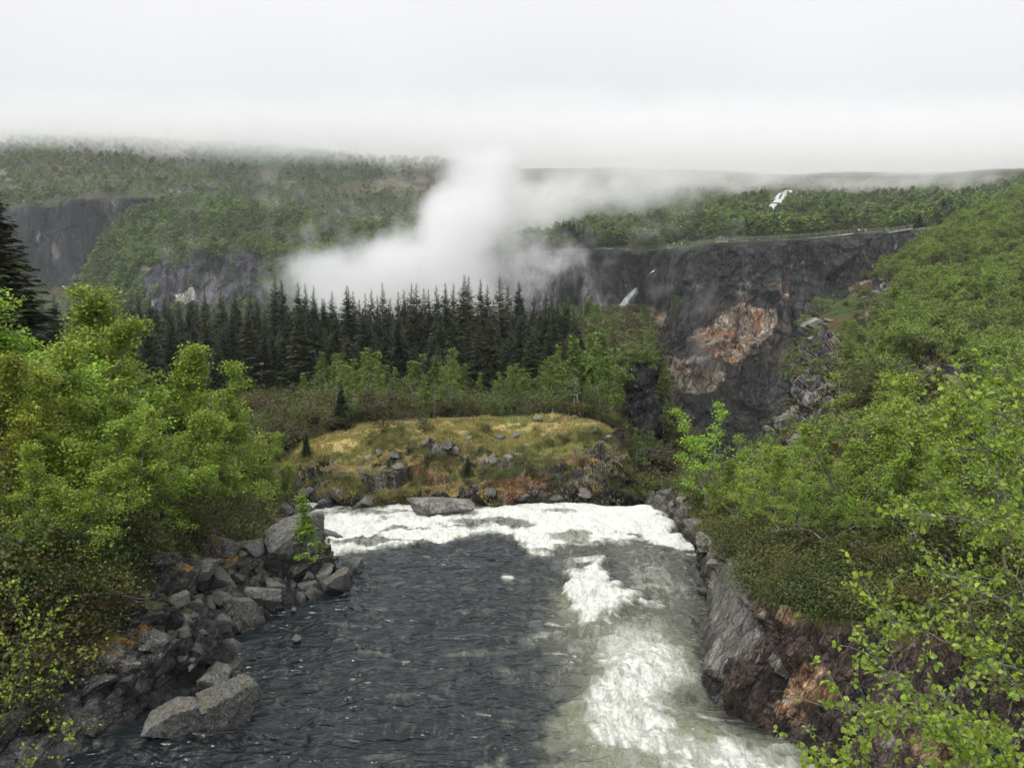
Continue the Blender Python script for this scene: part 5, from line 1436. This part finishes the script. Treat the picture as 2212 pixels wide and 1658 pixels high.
trunkR = [(wl_((2420, 2500, 4.6), (2400, 1900, 4.8), (2370, 1400, 5.0), (2330, 1000, 5.2), (2290, 700, 5.4)), .05, .012)]
leafy_branches('birch_tree', 'nearest birch reaching in from the right edge, large bright leaves', 'birch', [
    (wl_((2400, 1950, 4.8), (2200, 1760, 4.2), (2000, 1700, 3.9), (1800, 1650, 3.7)), .011),
    (wl_((2390, 1800, 4.8), (2200, 1640, 4.3), (2060, 1560, 4.1), (1900, 1440, 4.0)), .012),
    (wl_((2390, 1900, 4.8), (2180, 1680, 4.0), (2000, 1560, 3.9), (1830, 1530, 3.8)), .010),
    (wl_((2380, 1600, 4.9), (2240, 1480, 4.5), (2080, 1400, 4.3), (1910, 1320, 4.2)), .012),
    (wl_((2370, 1450, 5.0), (2212, 1330, 4.6), (2100, 1275, 4.5), (1990, 1225, 4.4)), .016),
    (wl_((2360, 1300, 5.0), (2230, 1180, 4.7), (2120, 1110, 4.6), (1990, 1080, 4.5)), .012),
    (wl_((2350, 1150, 5.1), (2230, 1030, 4.8), (2130, 980, 4.7), (2030, 900, 4.6)), .012),
    (wl_((2340, 1050, 5.1), (2260, 950, 4.9), (2170, 890, 4.8), (2110, 860, 4.8)), .010),
    (wl_((2320, 900, 5.2), (2260, 860, 5.0), (2220, 830, 5.0), (2195, 800, 5.0)), .009),
    (wl_((2390, 1750, 4.8), (2260, 1560, 4.4), (2160, 1470, 4.3), (2100, 1330, 4.2)), .011),
    (wl_((2380, 1550, 4.9), (2260, 1380, 4.6), (2200, 1230, 4.5), (2150, 1150, 4.5)), .011),
    (wl_((2400, 2000, 4.6), (2240, 1800, 4.0), (2120, 1680, 3.8), (2010, 1560, 3.8)), .010),
    (wl_((2400, 2100, 4.6), (2260, 1850, 4.0), (2180, 1720, 3.8), (2120, 1600, 3.8)), .010),
    (wl_((2380, 1300, 5.0), (2280, 1120, 4.8), (2230, 1040, 4.7), (2200, 960, 4.7)), .010)],
    17, 6600, .031, 77, trunk=trunkR, twl=.42)

leafy_branches('shrub', 'sparse grey twiggy shrub with few leaves, bottom left corner', 'shrub', [
    (wl_((-150, 1800, 13), (0, 1560, 13), (60, 1420, 13.2), (120, 1330, 13.4)), .03),
    (wl_((-100, 1820, 13), (40, 1700, 13), (120, 1600, 13), (190, 1570, 13)), .022),
    (wl_((-150, 1750, 13), (-20, 1500, 13), (40, 1360, 13.2), (20, 1280, 13.4)), .022),
    (wl_((0, 1560, 13), (60, 1500, 13), (140, 1450, 13), (180, 1420, 13)), .018),
    (wl_((-60, 1640, 13), (40, 1560, 13), (70, 1440, 13), (60, 1380, 13)), .018)], 6, 900, .06, 78, lmat=L_birch, bmat=B_dark, twl=.8)

# bare leaning limbs on the shore ledge and left bank
def limb(pts, r0, label, bm=B_birch, seed=1):
    r = np.random.default_rng(seed); base = np.array(pts[0]); lines = []
    q = catmull(np.array(pts), 14, 0); t = np.linspace(0, 1, 14); q = q + np.cumsum(r.normal(size=(14, 3)), 0) * .012
    lines.append((q, r0 * (1 - t * .75)))
    for j in range(5):
        g = .35 + .6 * r.random(); b0 = np.array([np.interp(g, t, q[:, i]) for i in range(3)]); d = (q[-1] - q[0]) / np.linalg.norm(q[-1] - q[0]) + r.normal(size=3) * .5
        tt = np.linspace(0, 1, 5)[:, None]; lines.append((b0 + d * tt * r0 * 14 + np.cumsum(r.normal(size=(5, 3)), 0) * .02, r0 * .3 * (1 - tt[:, 0] * .8)))
    V, F = tubes(lines, 6)
    tag(obj('fallen_branch', mesh_from('fallen_branch', V - base, F, bm), loc=base), label, 'branch')


def sh(a, b_, up=.3):
    g, _n = SH.hit(a, b_)
    if g is None: g = W(a, b_, 30)
    return g + np.array([0, -.35, up + .45])


limb([sh(1965, 1190, .1), sh(1930, 1165, .5), sh(1870, 1165, .5), sh(1800, 1195, .3)], .06, 'long white bent birch limb sprawling over the heather', seed=2)
limb([sh(1775, 1195, .1), sh(1740, 1180, .4), sh(1700, 1178, .4), sh(1660, 1182, .35)], .05, 'pale forked branch lying over the shore heather', seed=3)
limb([sh(1715, 1150, .2), sh(1690, 1125, .6), sh(1665, 1110, .9), sh(1640, 1095, 1.1)], .045, 'thin pale stick leaning left among the shore birches', seed=4)


def lbp(a, b_, up=.3):
    g, _n = LB.hit(a, b_)
    if g is None: g = W(a, b_, 22)
    return g + np.array([0, -.25, up])


limb([lbp(165, 1265, 0), lbp(172, 1225, .2), lbp(160, 1190, .3), lbp(175, 1160, .6)], .10, 'thick crooked grey trunk leaning out under the left birches', B_grey, 5)
limb([lbp(190, 1280, 0), lbp(240, 1290, .25), lbp(310, 1300, .2), lbp(350, 1290, .1)], .05, 'bare grey branch stretched over the left bank rocks', B_grey, 6)
limb([lbp(200, 1330, .1), lbp(250, 1335, .15), lbp(300, 1325, .2), lbp(330, 1310, .2)], .03, 'thin dead branch below the bare grey one on the left bank', B_grey, 7)

# ------------------------------------------------------------------ labels for repeats
ORD = ['leftmost', 'second', 'third', 'fourth', 'fifth', 'sixth', 'seventh', 'eighth', 'ninth', 'tenth', 'eleventh', 'twelfth']
ZONES = {
    'spruce_sky': ('tall skyline spruce', 'spruces in the stand behind the knoll', [(0, 210, 'behind the leafy left birches'), (210, 330, 'under the grey crag of the spur'), (330, 470, 'under the pale crag patch'), (470, 600, 'at the left edge of the mist'), (600, 700, 'in the tall clump against the mist'), (700, 800, 'in the dip of the skyline against the mist'), (800, 900, 'against the brightest mist'), (900, 1000, 'in the middle before the mist'), (1000, 1080, 'right of the mist centre'), (1080, 1160, 'before the misty cliff'), (1160, 1400, 'at the right end of the stand')]),
    'spruce_low': ('shorter spruce inside the stand', 'spruces in the stand behind the knoll', [(0, 300, 'behind the leafy left birches'), (300, 450, 'above the left birches'), (450, 600, 'above the brown brush slope'), (600, 750, 'under the tall skyline clump'), (750, 900, 'above the knoll grass'), (900, 1050, 'above the middle of the knoll'), (1050, 1180, 'behind the brightest wood birches'), (1180, 1400, 'at the right end of the stand')]),
    'spruce_small': ('separate forward spruce', None, [(0, 560, 'on the dark brush slope'), (560, 700, 'left of the knoll grass'), (700, 800, 'at the top of the knoll'), (800, 1100, 'on the rocky knoll face'), (1100, 1300, 'over the right wood birches')]),
    'spruce_far': ('small distant spruce', None, [(0, 1300, 'in the misty clump on the cliff top'), (1300, 1400, 'just right of the misty clump'), (1900, 2050, 'of the pair above the long platform'), (2050, 2125, 'in the clump on the right skyline'), (2125, 2300, 'on the right skyline beyond the clump')]),
    'mid_birch': ('green birch before the spruces', 'birches round the foot of the spruce stand', [(0, 640, 'on the brown brush slope'), (640, 760, 'left of the knoll top'), (760, 860, 'above the straw grass'), (860, 960, 'behind the thin knoll shrubs'), (960, 1060, 'behind the middle of the knoll'), (1060, 1160, 'behind the green knoll patch'), (1160, 1250, 'at the right part of the wood'), (1250, 1400, 'at the right corner of the knoll')]),
    'rise_birch': ('small birch on the rise', 'birches on the rise by the waterfall', [(0, 1260, 'beside the last spruces'), (1260, 1320, 'left of the main waterfall'), (1320, 1370, 'under the main waterfall'), (1370, 1500, 'above the pale slab')]),
    'gorge_birch': ('low gorge wall birch', 'birches on the gorge wall', [(0, 1360, 'beside the knoll'), (1360, 1430, 'below the dark buttress'), (1430, 1480, 'right of the dark buttress'), (1480, 1700, 'deep in the gorge')]),
    'tower_birch': ('birch crowning the dark rock buttress', None, [(0, 3000, '')]),
    'left_birch': ('leafy left bank birch', 'birches massed on the left bank', [(-900, 60, 'cut by the left edge'), (60, 180, 'under the big spruce'), (180, 300, 'rising highest beside the spruces'), (300, 420, 'in the middle of the mass'), (420, 520, 'on its right shoulder'), (520, 700, 'overhanging the channel')]),
    'shore_birch': ('slender right shore birch', 'birches on the right shore', [(0, 1600, 'at the corner over the rapids'), (1600, 1720, 'before the great cliff'), (1720, 1830, 'over the heather'), (1830, 1930, 'behind the white bent limb'), (1930, 2060, 'beside the near branches'), (2060, 2500, 'behind the near branches')]),
    'side_birch': ('right valley side birch', 'birches on the right valley side', [(0, 1790, 'by the bare rock face'), (1790, 1870, 'below the lookout'), (1870, 1960, 'round the white stone'), (1960, 2060, 'above the grey crags'), (2060, 2140, 'right of the grey crags'), (2140, 2400, 'near the right edge')]),
    'plateau_birch': ('small birch on the rim of the plateau', None, [(0, 3000, '')]),
    'knoll_shrub': ('low shrub on the knoll', None, [(0, 660, 'at its brushy left end'), (660, 870, 'on the straw grass'), (870, 1100, 'in its middle'), (1100, 1400, 'at its right end')]),
    'shore_shrub': ('low shrub on the shore ledge', None, [(0, 1650, 'near the slab'), (1650, 1760, 'over the rusty crag'), (1760, 1900, 'under the birches'), (1900, 2300, 'by the near branches')]),
    'left_shrub': ('leafy left bank shrub', None, [(-200, 110, 'close to the left edge'), (110, 260, 'under the big birches'), (260, 500, 'above the moss ledge')]),
    'left_rock': ('angular left bank boulder', 'boulders tumbled along the left bank', [(0, 150, 'in the dark lower corner'), (150, 260, 'by the orange moss'), (260, 340, 'above the moss ledge'), (340, 400, 'behind the long boulder'), (400, 440, 'left of the upright boulder'), (440, 480, 'above the upright boulder'), (480, 520, 'over the upright boulder'), (520, 560, 'left of the tallest boulder'), (560, 600, 'close below the tallest boulder'), (600, 640, 'under the tallest boulder'), (640, 690, 'below the young birch'), (690, 900, 'on the tip of the spit')]),
    'knoll_rock': ('lichened knoll boulder', 'boulders on the knoll', [(0, 760, 'at its left foot'), (760, 880, 'on its left face'), (880, 1000, 'in the middle of its face'), (1000, 1100, 'below the green patch'), (1100, 1220, 'beside the green patch'), (1220, 1400, 'at its broken right end')]),
    'shore_rock': ('weathered right shore corner boulder', None, [(0, 3000, '')]),
    'side_rock': ('pale valley side boulder', None, [(0, 1800, 'by the bare rock face'), (1800, 1940, 'near the white stone'), (1940, 2300, 'in the grey crags')]),
}


def size_word(h, hs):
    return ''


for zone, (phrase, grp, bins) in ZONES.items():
    items = [(o, a, b_, s_) for (o, a, b_, z_, s_) in TREES + BOULD if z_ == zone]
    for lo, hi, where in bins:
        sub = sorted([q for q in items if lo <= q[1] < hi], key=lambda q: q[1])
        m = len(sub)
        # split a bin into upper and lower rows when it is crowded
        if m > 9:
            med = sorted(q[2] for q in sub)[m // 2]; rws = [('upper', [q for q in sub if q[2] < med]), ('lower', [q for q in sub if q[2] >= med])]
        else: rws = [('', sub)]
        for rn, lst in rws:
            for i, q in enumerate(lst):
                n_ = len(lst)
                if n_ == 1: pos = ''
                elif i == 0: pos = 'leftmost'
                elif i == n_ - 1: pos = 'rightmost'
                elif i < 12: pos = ORD[i] + ' from left'
                else: pos = 'near the right end'
                tail = (f', {pos}' if pos else '') + (f', {rn} row' if rn else '')
                q[0]['label'] = f'{phrase} {where}'.strip() + tail
                if len(q[0]['label'].split()) > 16: q[0]['label'] = f'{phrase} {where}'.strip()
                if grp: q[0]['group'] = grp
                q[0]['category'] = q[0]['category']


# ------------------------------------------------------------------ air: haze, mist and low cloud
def vol_mat(name, dens_scale, col=(.97, .975, .985), aniso=0.):
    b_ = NB(name); p_ = b_.n('VolumePrincipled', {'Density': dens_scale, 'Anisotropy': aniso}); p_.inputs['Color'].default_value = tuple(col) + (1,)
    b_.l(p_.outputs[0], b_.out.inputs['Volume']); return b_.m


def vol_object(name, label, lo, hi, res, blobs, noise_scale, warp, mat, thr=(0., 1.), slab=None, extra=1.0, detail=5, off0=.28, gain=1.0):
    """a fog grid: density is the union of soft ellipsoids (centre, radii, strength), its rim eaten by noise"""
    me = bpy.data.meshes.new(name); o = obj(name, me, kind='stuff', label=label)
    ng = bpy.data.node_groups.new(name, 'GeometryNodeTree')
    ng.interface.new_socket('Geometry', in_out='INPUT', socket_type='NodeSocketGeometry')
    ng.interface.new_socket('Geometry', in_out='OUTPUT', socket_type='NodeSocketGeometry')
    N_, L_ = ng.nodes, ng.links
    go = N_.new('NodeGroupOutput'); vc = N_.new('GeometryNodeVolumeCube')
    vc.inputs['Min'].default_value = lo; vc.inputs['Max'].default_value = hi
    for k_, r_ in zip('XYZ', res): vc.inputs['Resolution ' + k_].default_value = r_
    pos = N_.new('GeometryNodeInputPosition').outputs[0]

    def mth(op, a, b_=None, c_=None):
        n_ = N_.new('ShaderNodeMath'); n_.operation = op
        for i, v in enumerate((a, b_, c_)):
            if v is None: continue
            if isinstance(v, bpy.types.NodeSocket): L_.new(v, n_.inputs[i])
            else: n_.inputs[i].default_value = v
        return n_.outputs[0]

    def vm(op, a, b_):
        n_ = N_.new('ShaderNodeVectorMath'); n_.operation = op
        for i, v in enumerate((a, b_)):
            if isinstance(v, bpy.types.NodeSocket): L_.new(v, n_.inputs[i])
            else: n_.inputs[i].default_value = v
        return n_.outputs[1] if op == 'LENGTH' else n_.outputs[0]

    def noise(v, s, d=3, want=0):
        n_ = N_.new('ShaderNodeTexNoise'); L_.new(v, n_.inputs['Vector']); n_.inputs['Scale'].default_value = s; n_.inputs['Detail'].default_value = d; n_.inputs['Roughness'].default_value = .68; return n_.outputs[want]
    wv = vm('SUBTRACT', noise(pos, 1 / noise_scale, 2, 1), (.5, .5, .5)); sc_ = N_.new('ShaderNodeVectorMath'); sc_.operation = 'SCALE'; L_.new(wv, sc_.inputs[0]); sc_.inputs[3].default_value = warp
    q = vm('ADD', pos, sc_.outputs[0])
    tot = None
    for cen, rad, stg in blobs:
        d = vm('LENGTH', vm('DIVIDE', vm('SUBTRACT', q, tuple(cen)), tuple(rad)), (0, 0, 0))
        v = mth('MULTIPLY', mth('MAXIMUM', mth('SUBTRACT', 1.0, d), 0.), stg * gain)
        tot = v if tot is None else mth('ADD', tot, v)
    if slab is not None:     # (z where it starts, z where it is full, z top start, z top end, front Y start, full)
        sx2 = N_.new('ShaderNodeSeparateXYZ'); L_.new(q, sx2.inputs[0])

        def mr(v, a, b_):
            n_ = N_.new('ShaderNodeMapRange'); L_.new(v, n_.inputs[0]); n_.inputs[1].default_value = a; n_.inputs[2].default_value = b_; n_.interpolation_type = 'SMOOTHSTEP'; return n_.outputs[0]
        # the cloud base drops towards the left and rises to the right
        zb = mth('SUBTRACT', sx2.outputs[2], mth('MULTIPLY', sx2.outputs[0], slab[6]))
        v = mth('MULTIPLY', mth('MULTIPLY', mr(zb, slab[0], slab[1]), mr(sx2.outputs[2], slab[3], slab[2])), mr(sx2.outputs[1], slab[4], slab[5]))
        tot = v if tot is None else mth('ADD', tot, v)
    nz = noise(pos, 1 / (noise_scale * .55), detail)
    den = mth('SUBTRACT', tot, mth('MULTIPLY', mth('SUBTRACT', nz, off0), extra))
    n_ = N_.new('ShaderNodeMapRange'); L_.new(den, n_.inputs[0]); n_.inputs[1].default_value = thr[0]; n_.inputs[2].default_value = thr[1]; n_.inputs[4].default_value = 1
    L_.new(n_.outputs[0], vc.inputs['Density'])
    sm = N_.new('GeometryNodeSetMaterial'); sm.inputs['Material'].default_value = mat; L_.new(vc.outputs[0], sm.inputs[0]); L_.new(sm.outputs[0], go.inputs[0])
    md = o.modifiers.new('fog', 'NODES'); md.node_group = ng
    return o


def blob(px, py, Y, rx, rz, ry=None, s=1.0):
    c_ = W(px, py, Y); k_ = Y / FOC
    return (tuple(c_), (rx * k_, ry if ry else (rx + rz) * .5 * k_, rz * k_), s)


MY = 262
bl = [blob(675, 600, MY, 110, 85, 40, 1.8), blob(800, 600, MY, 150, 115, 45, 1.8), blob(920, 570, MY, 140, 130, 45, 1.8), blob(1020, 530, MY + 10, 140, 160, 45, 1.5),
      blob(1030, 440, MY + 30, 125, 130, 50, 1.5), blob(1085, 365, MY + 60, 130, 80, 50, 1.4), blob(975, 470, MY + 10, 80, 80, 40, 1.2), blob(1060, 620, MY, 150, 100, 40, 1.1), blob(860, 660, MY, 280, 80, 45, 1.7), blob(1150, 530, MY + 30, 150, 90, 40, .85), blob(1200, 590, MY + 20, 120, 60, 40, .6)]
M_mist = vol_mat('waterfall_mist', .075, (.985, .987, .99))
vol_object('mist', 'white spray cloud rising out of the gorge', (-95, 200, -25), (60, 345, 75), (210, 150, 150), bl, 24, 20, M_mist, (.1, 1.1), extra=4.2, off0=.41, detail=7, gain=.8)
# thin drift to the right along the hill
bl = [blob(1030, 370, 470, 130, 90, 70, 1.3), blob(1130, 440, 450, 190, 100, 70, 1.3), blob(1270, 430, 460, 220, 80, 70, 1.2), blob(1430, 410, 480, 210, 55, 70, 1.15), blob(1600, 395, 520, 200, 36, 70, .95), blob(1800, 392, 560, 220, 40, 70, 1.0), blob(1180, 500, 440, 110, 60, 60, .9), blob(2000, 385, 560, 230, 34, 80, .95), blob(1600, 375, 620, 260, 34, 80, 1.1), blob(1330, 385, 600, 300, 30, 80, 1.0)]
M_drift = vol_mat('drifting_mist', .034, (1, 1, 1))
vol_object('mist', 'thin mist drifting right along the upper hill', (-60, 330, 20), (440, 720, 150), (230, 110, 90), bl, 55, 40, M_drift, (.1, 1.2), extra=2.8, off0=.40, detail=6, gain=.9)
M_cloud = vol_mat('low_cloud', .011, (1, 1, 1))
vol_object('cloud', 'low overcast cloud base resting on the ridges', (-1100, 560, 90), (900, 1130, 215), (200, 64, 64), [blob(1250, 352, 770, 330, 62, 110, 1.2), blob(1550, 350, 750, 330, 60, 110, 1.3), blob(1850, 348, 730, 330, 60, 110, 1.3), blob(2150, 338, 700, 330, 58, 110, 1.3), blob(2450, 325, 680, 330, 62, 110, 1.3)], 110, 34, M_cloud, (.1, .9), slab=(112, 150, 162, 205, 690, 840, -.012), extra=.35, detail=4)

V, F = boxes([((0, -60, 31), (0, 1600, 31), 2400, 252)])
haze = obj('haze', mesh_from('haze', V, F, vol_mat('haze_air', .00016, (.93, .96, 1.0)), False), kind='stuff', label='faint damp haze in the valley air')

# ------------------------------------------------------------------ light
SUN_EL, SUN_AZ = math.radians(52), math.radians(215)      # azimuth from +Y, clockwise: behind the camera, to the left
w = bpy.data.worlds.new('World'); SC.world = w; w.use_nodes = True; nt = w.node_tree; nt.nodes.clear()
out = nt.nodes.new('ShaderNodeOutputWorld'); bg1 = nt.nodes.new('ShaderNodeBackground'); bg2 = nt.nodes.new('ShaderNodeBackground'); mx = nt.nodes.new('ShaderNodeMixShader')
sky = nt.nodes.new('ShaderNodeTexSky'); sky.sky_type = 'NISHITA'; sky.sun_disc = False; sky.sun_elevation = SUN_EL; sky.sun_rotation = SUN_AZ
nt.links.new(sky.outputs[0], bg1.inputs[0]); bg1.inputs[1].default_value = .06
tc = nt.nodes.new('ShaderNodeTexCoord'); sp = nt.nodes.new('ShaderNodeSeparateXYZ'); nt.links.new(tc.outputs['Generated'], sp.inputs[0])
mr = nt.nodes.new('ShaderNodeMapRange'); nt.links.new(sp.outputs[2], mr.inputs[0]); mr.inputs[1].default_value = -.02; mr.inputs[2].default_value = 1; mr.inputs[3].default_value = .69; mr.inputs[4].default_value = 1.40
nz = nt.nodes.new('ShaderNodeTexNoise'); nt.links.new(tc.outputs['Generated'], nz.inputs['Vector']); nz.inputs['Scale'].default_value = 2.2; nz.inputs['Detail'].default_value = 3
mr2 = nt.nodes.new('ShaderNodeMapRange'); nt.links.new(nz.outputs[0], mr2.inputs[0]); mr2.inputs[1].default_value = .3; mr2.inputs[2].default_value = .7; mr2.inputs[3].default_value = .96; mr2.inputs[4].default_value = 1.04
mm = nt.nodes.new('ShaderNodeMath'); mm.operation = 'MULTIPLY'; nt.links.new(mr.outputs[0], mm.inputs[0]); nt.links.new(mr2.outputs[0], mm.inputs[1])
bg2.inputs[0].default_value = (.975, .98, 1.0, 1); nt.links.new(mm.outputs[0], bg2.inputs[1])
mx.inputs[0].default_value = .88; nt.links.new(bg1.outputs[0], mx.inputs[1]); nt.links.new(bg2.outputs[0], mx.inputs[2]); nt.links.new(mx.outputs[0], out.inputs[0])

sl = bpy.data.lights.new('sun', 'SUN'); sl.energy = 2.2; sl.angle = math.radians(10); sl.color = (1, .97, .92)
so = bpy.data.objects.new('sun', sl); COL.objects.link(so)
sd_ = Vector((math.sin(SUN_AZ) * math.cos(SUN_EL), math.cos(SUN_AZ) * math.cos(SUN_EL), math.sin(SUN_EL)))
so.rotation_euler = sd_.to_track_quat('Z', 'Y').to_euler(); so.location = (0, -20, 60)

# ------------------------------------------------------------------ camera and render
cam = bpy.data.cameras.new('camera'); co_ = bpy.data.objects.new('camera', cam); COL.objects.link(co_)
cam.sensor_width = 36; cam.lens = FOC / 2212 * 36; cam.clip_start = .1; cam.clip_end = 8000
co_.location = (0, 0, CAMZ); co_.rotation_euler = (PI / 2 - TH, 0, 0); SC.camera = co_
SC.view_settings.view_transform = 'Standard'; SC.view_settings.look = 'None'; SC.view_settings.exposure = .22; SC.view_settings.gamma = 1
cy = SC.cycles
cy.max_bounces = 10; cy.diffuse_bounces = 2; cy.glossy_bounces = 2; cy.transmission_bounces = 4; cy.transparent_max_bounces = 8; cy.volume_bounces = 6
cy.use_adaptive_sampling = True; cy.adaptive_threshold = .05; cy.use_denoising = True
cy.sample_clamp_indirect = 6; cy.caustics_reflective = False; cy.caustics_refractive = False
cy.volume_step_rate = 2.5; cy.volume_max_steps = 128; cy.denoising_prefilter = 'ACCURATE'
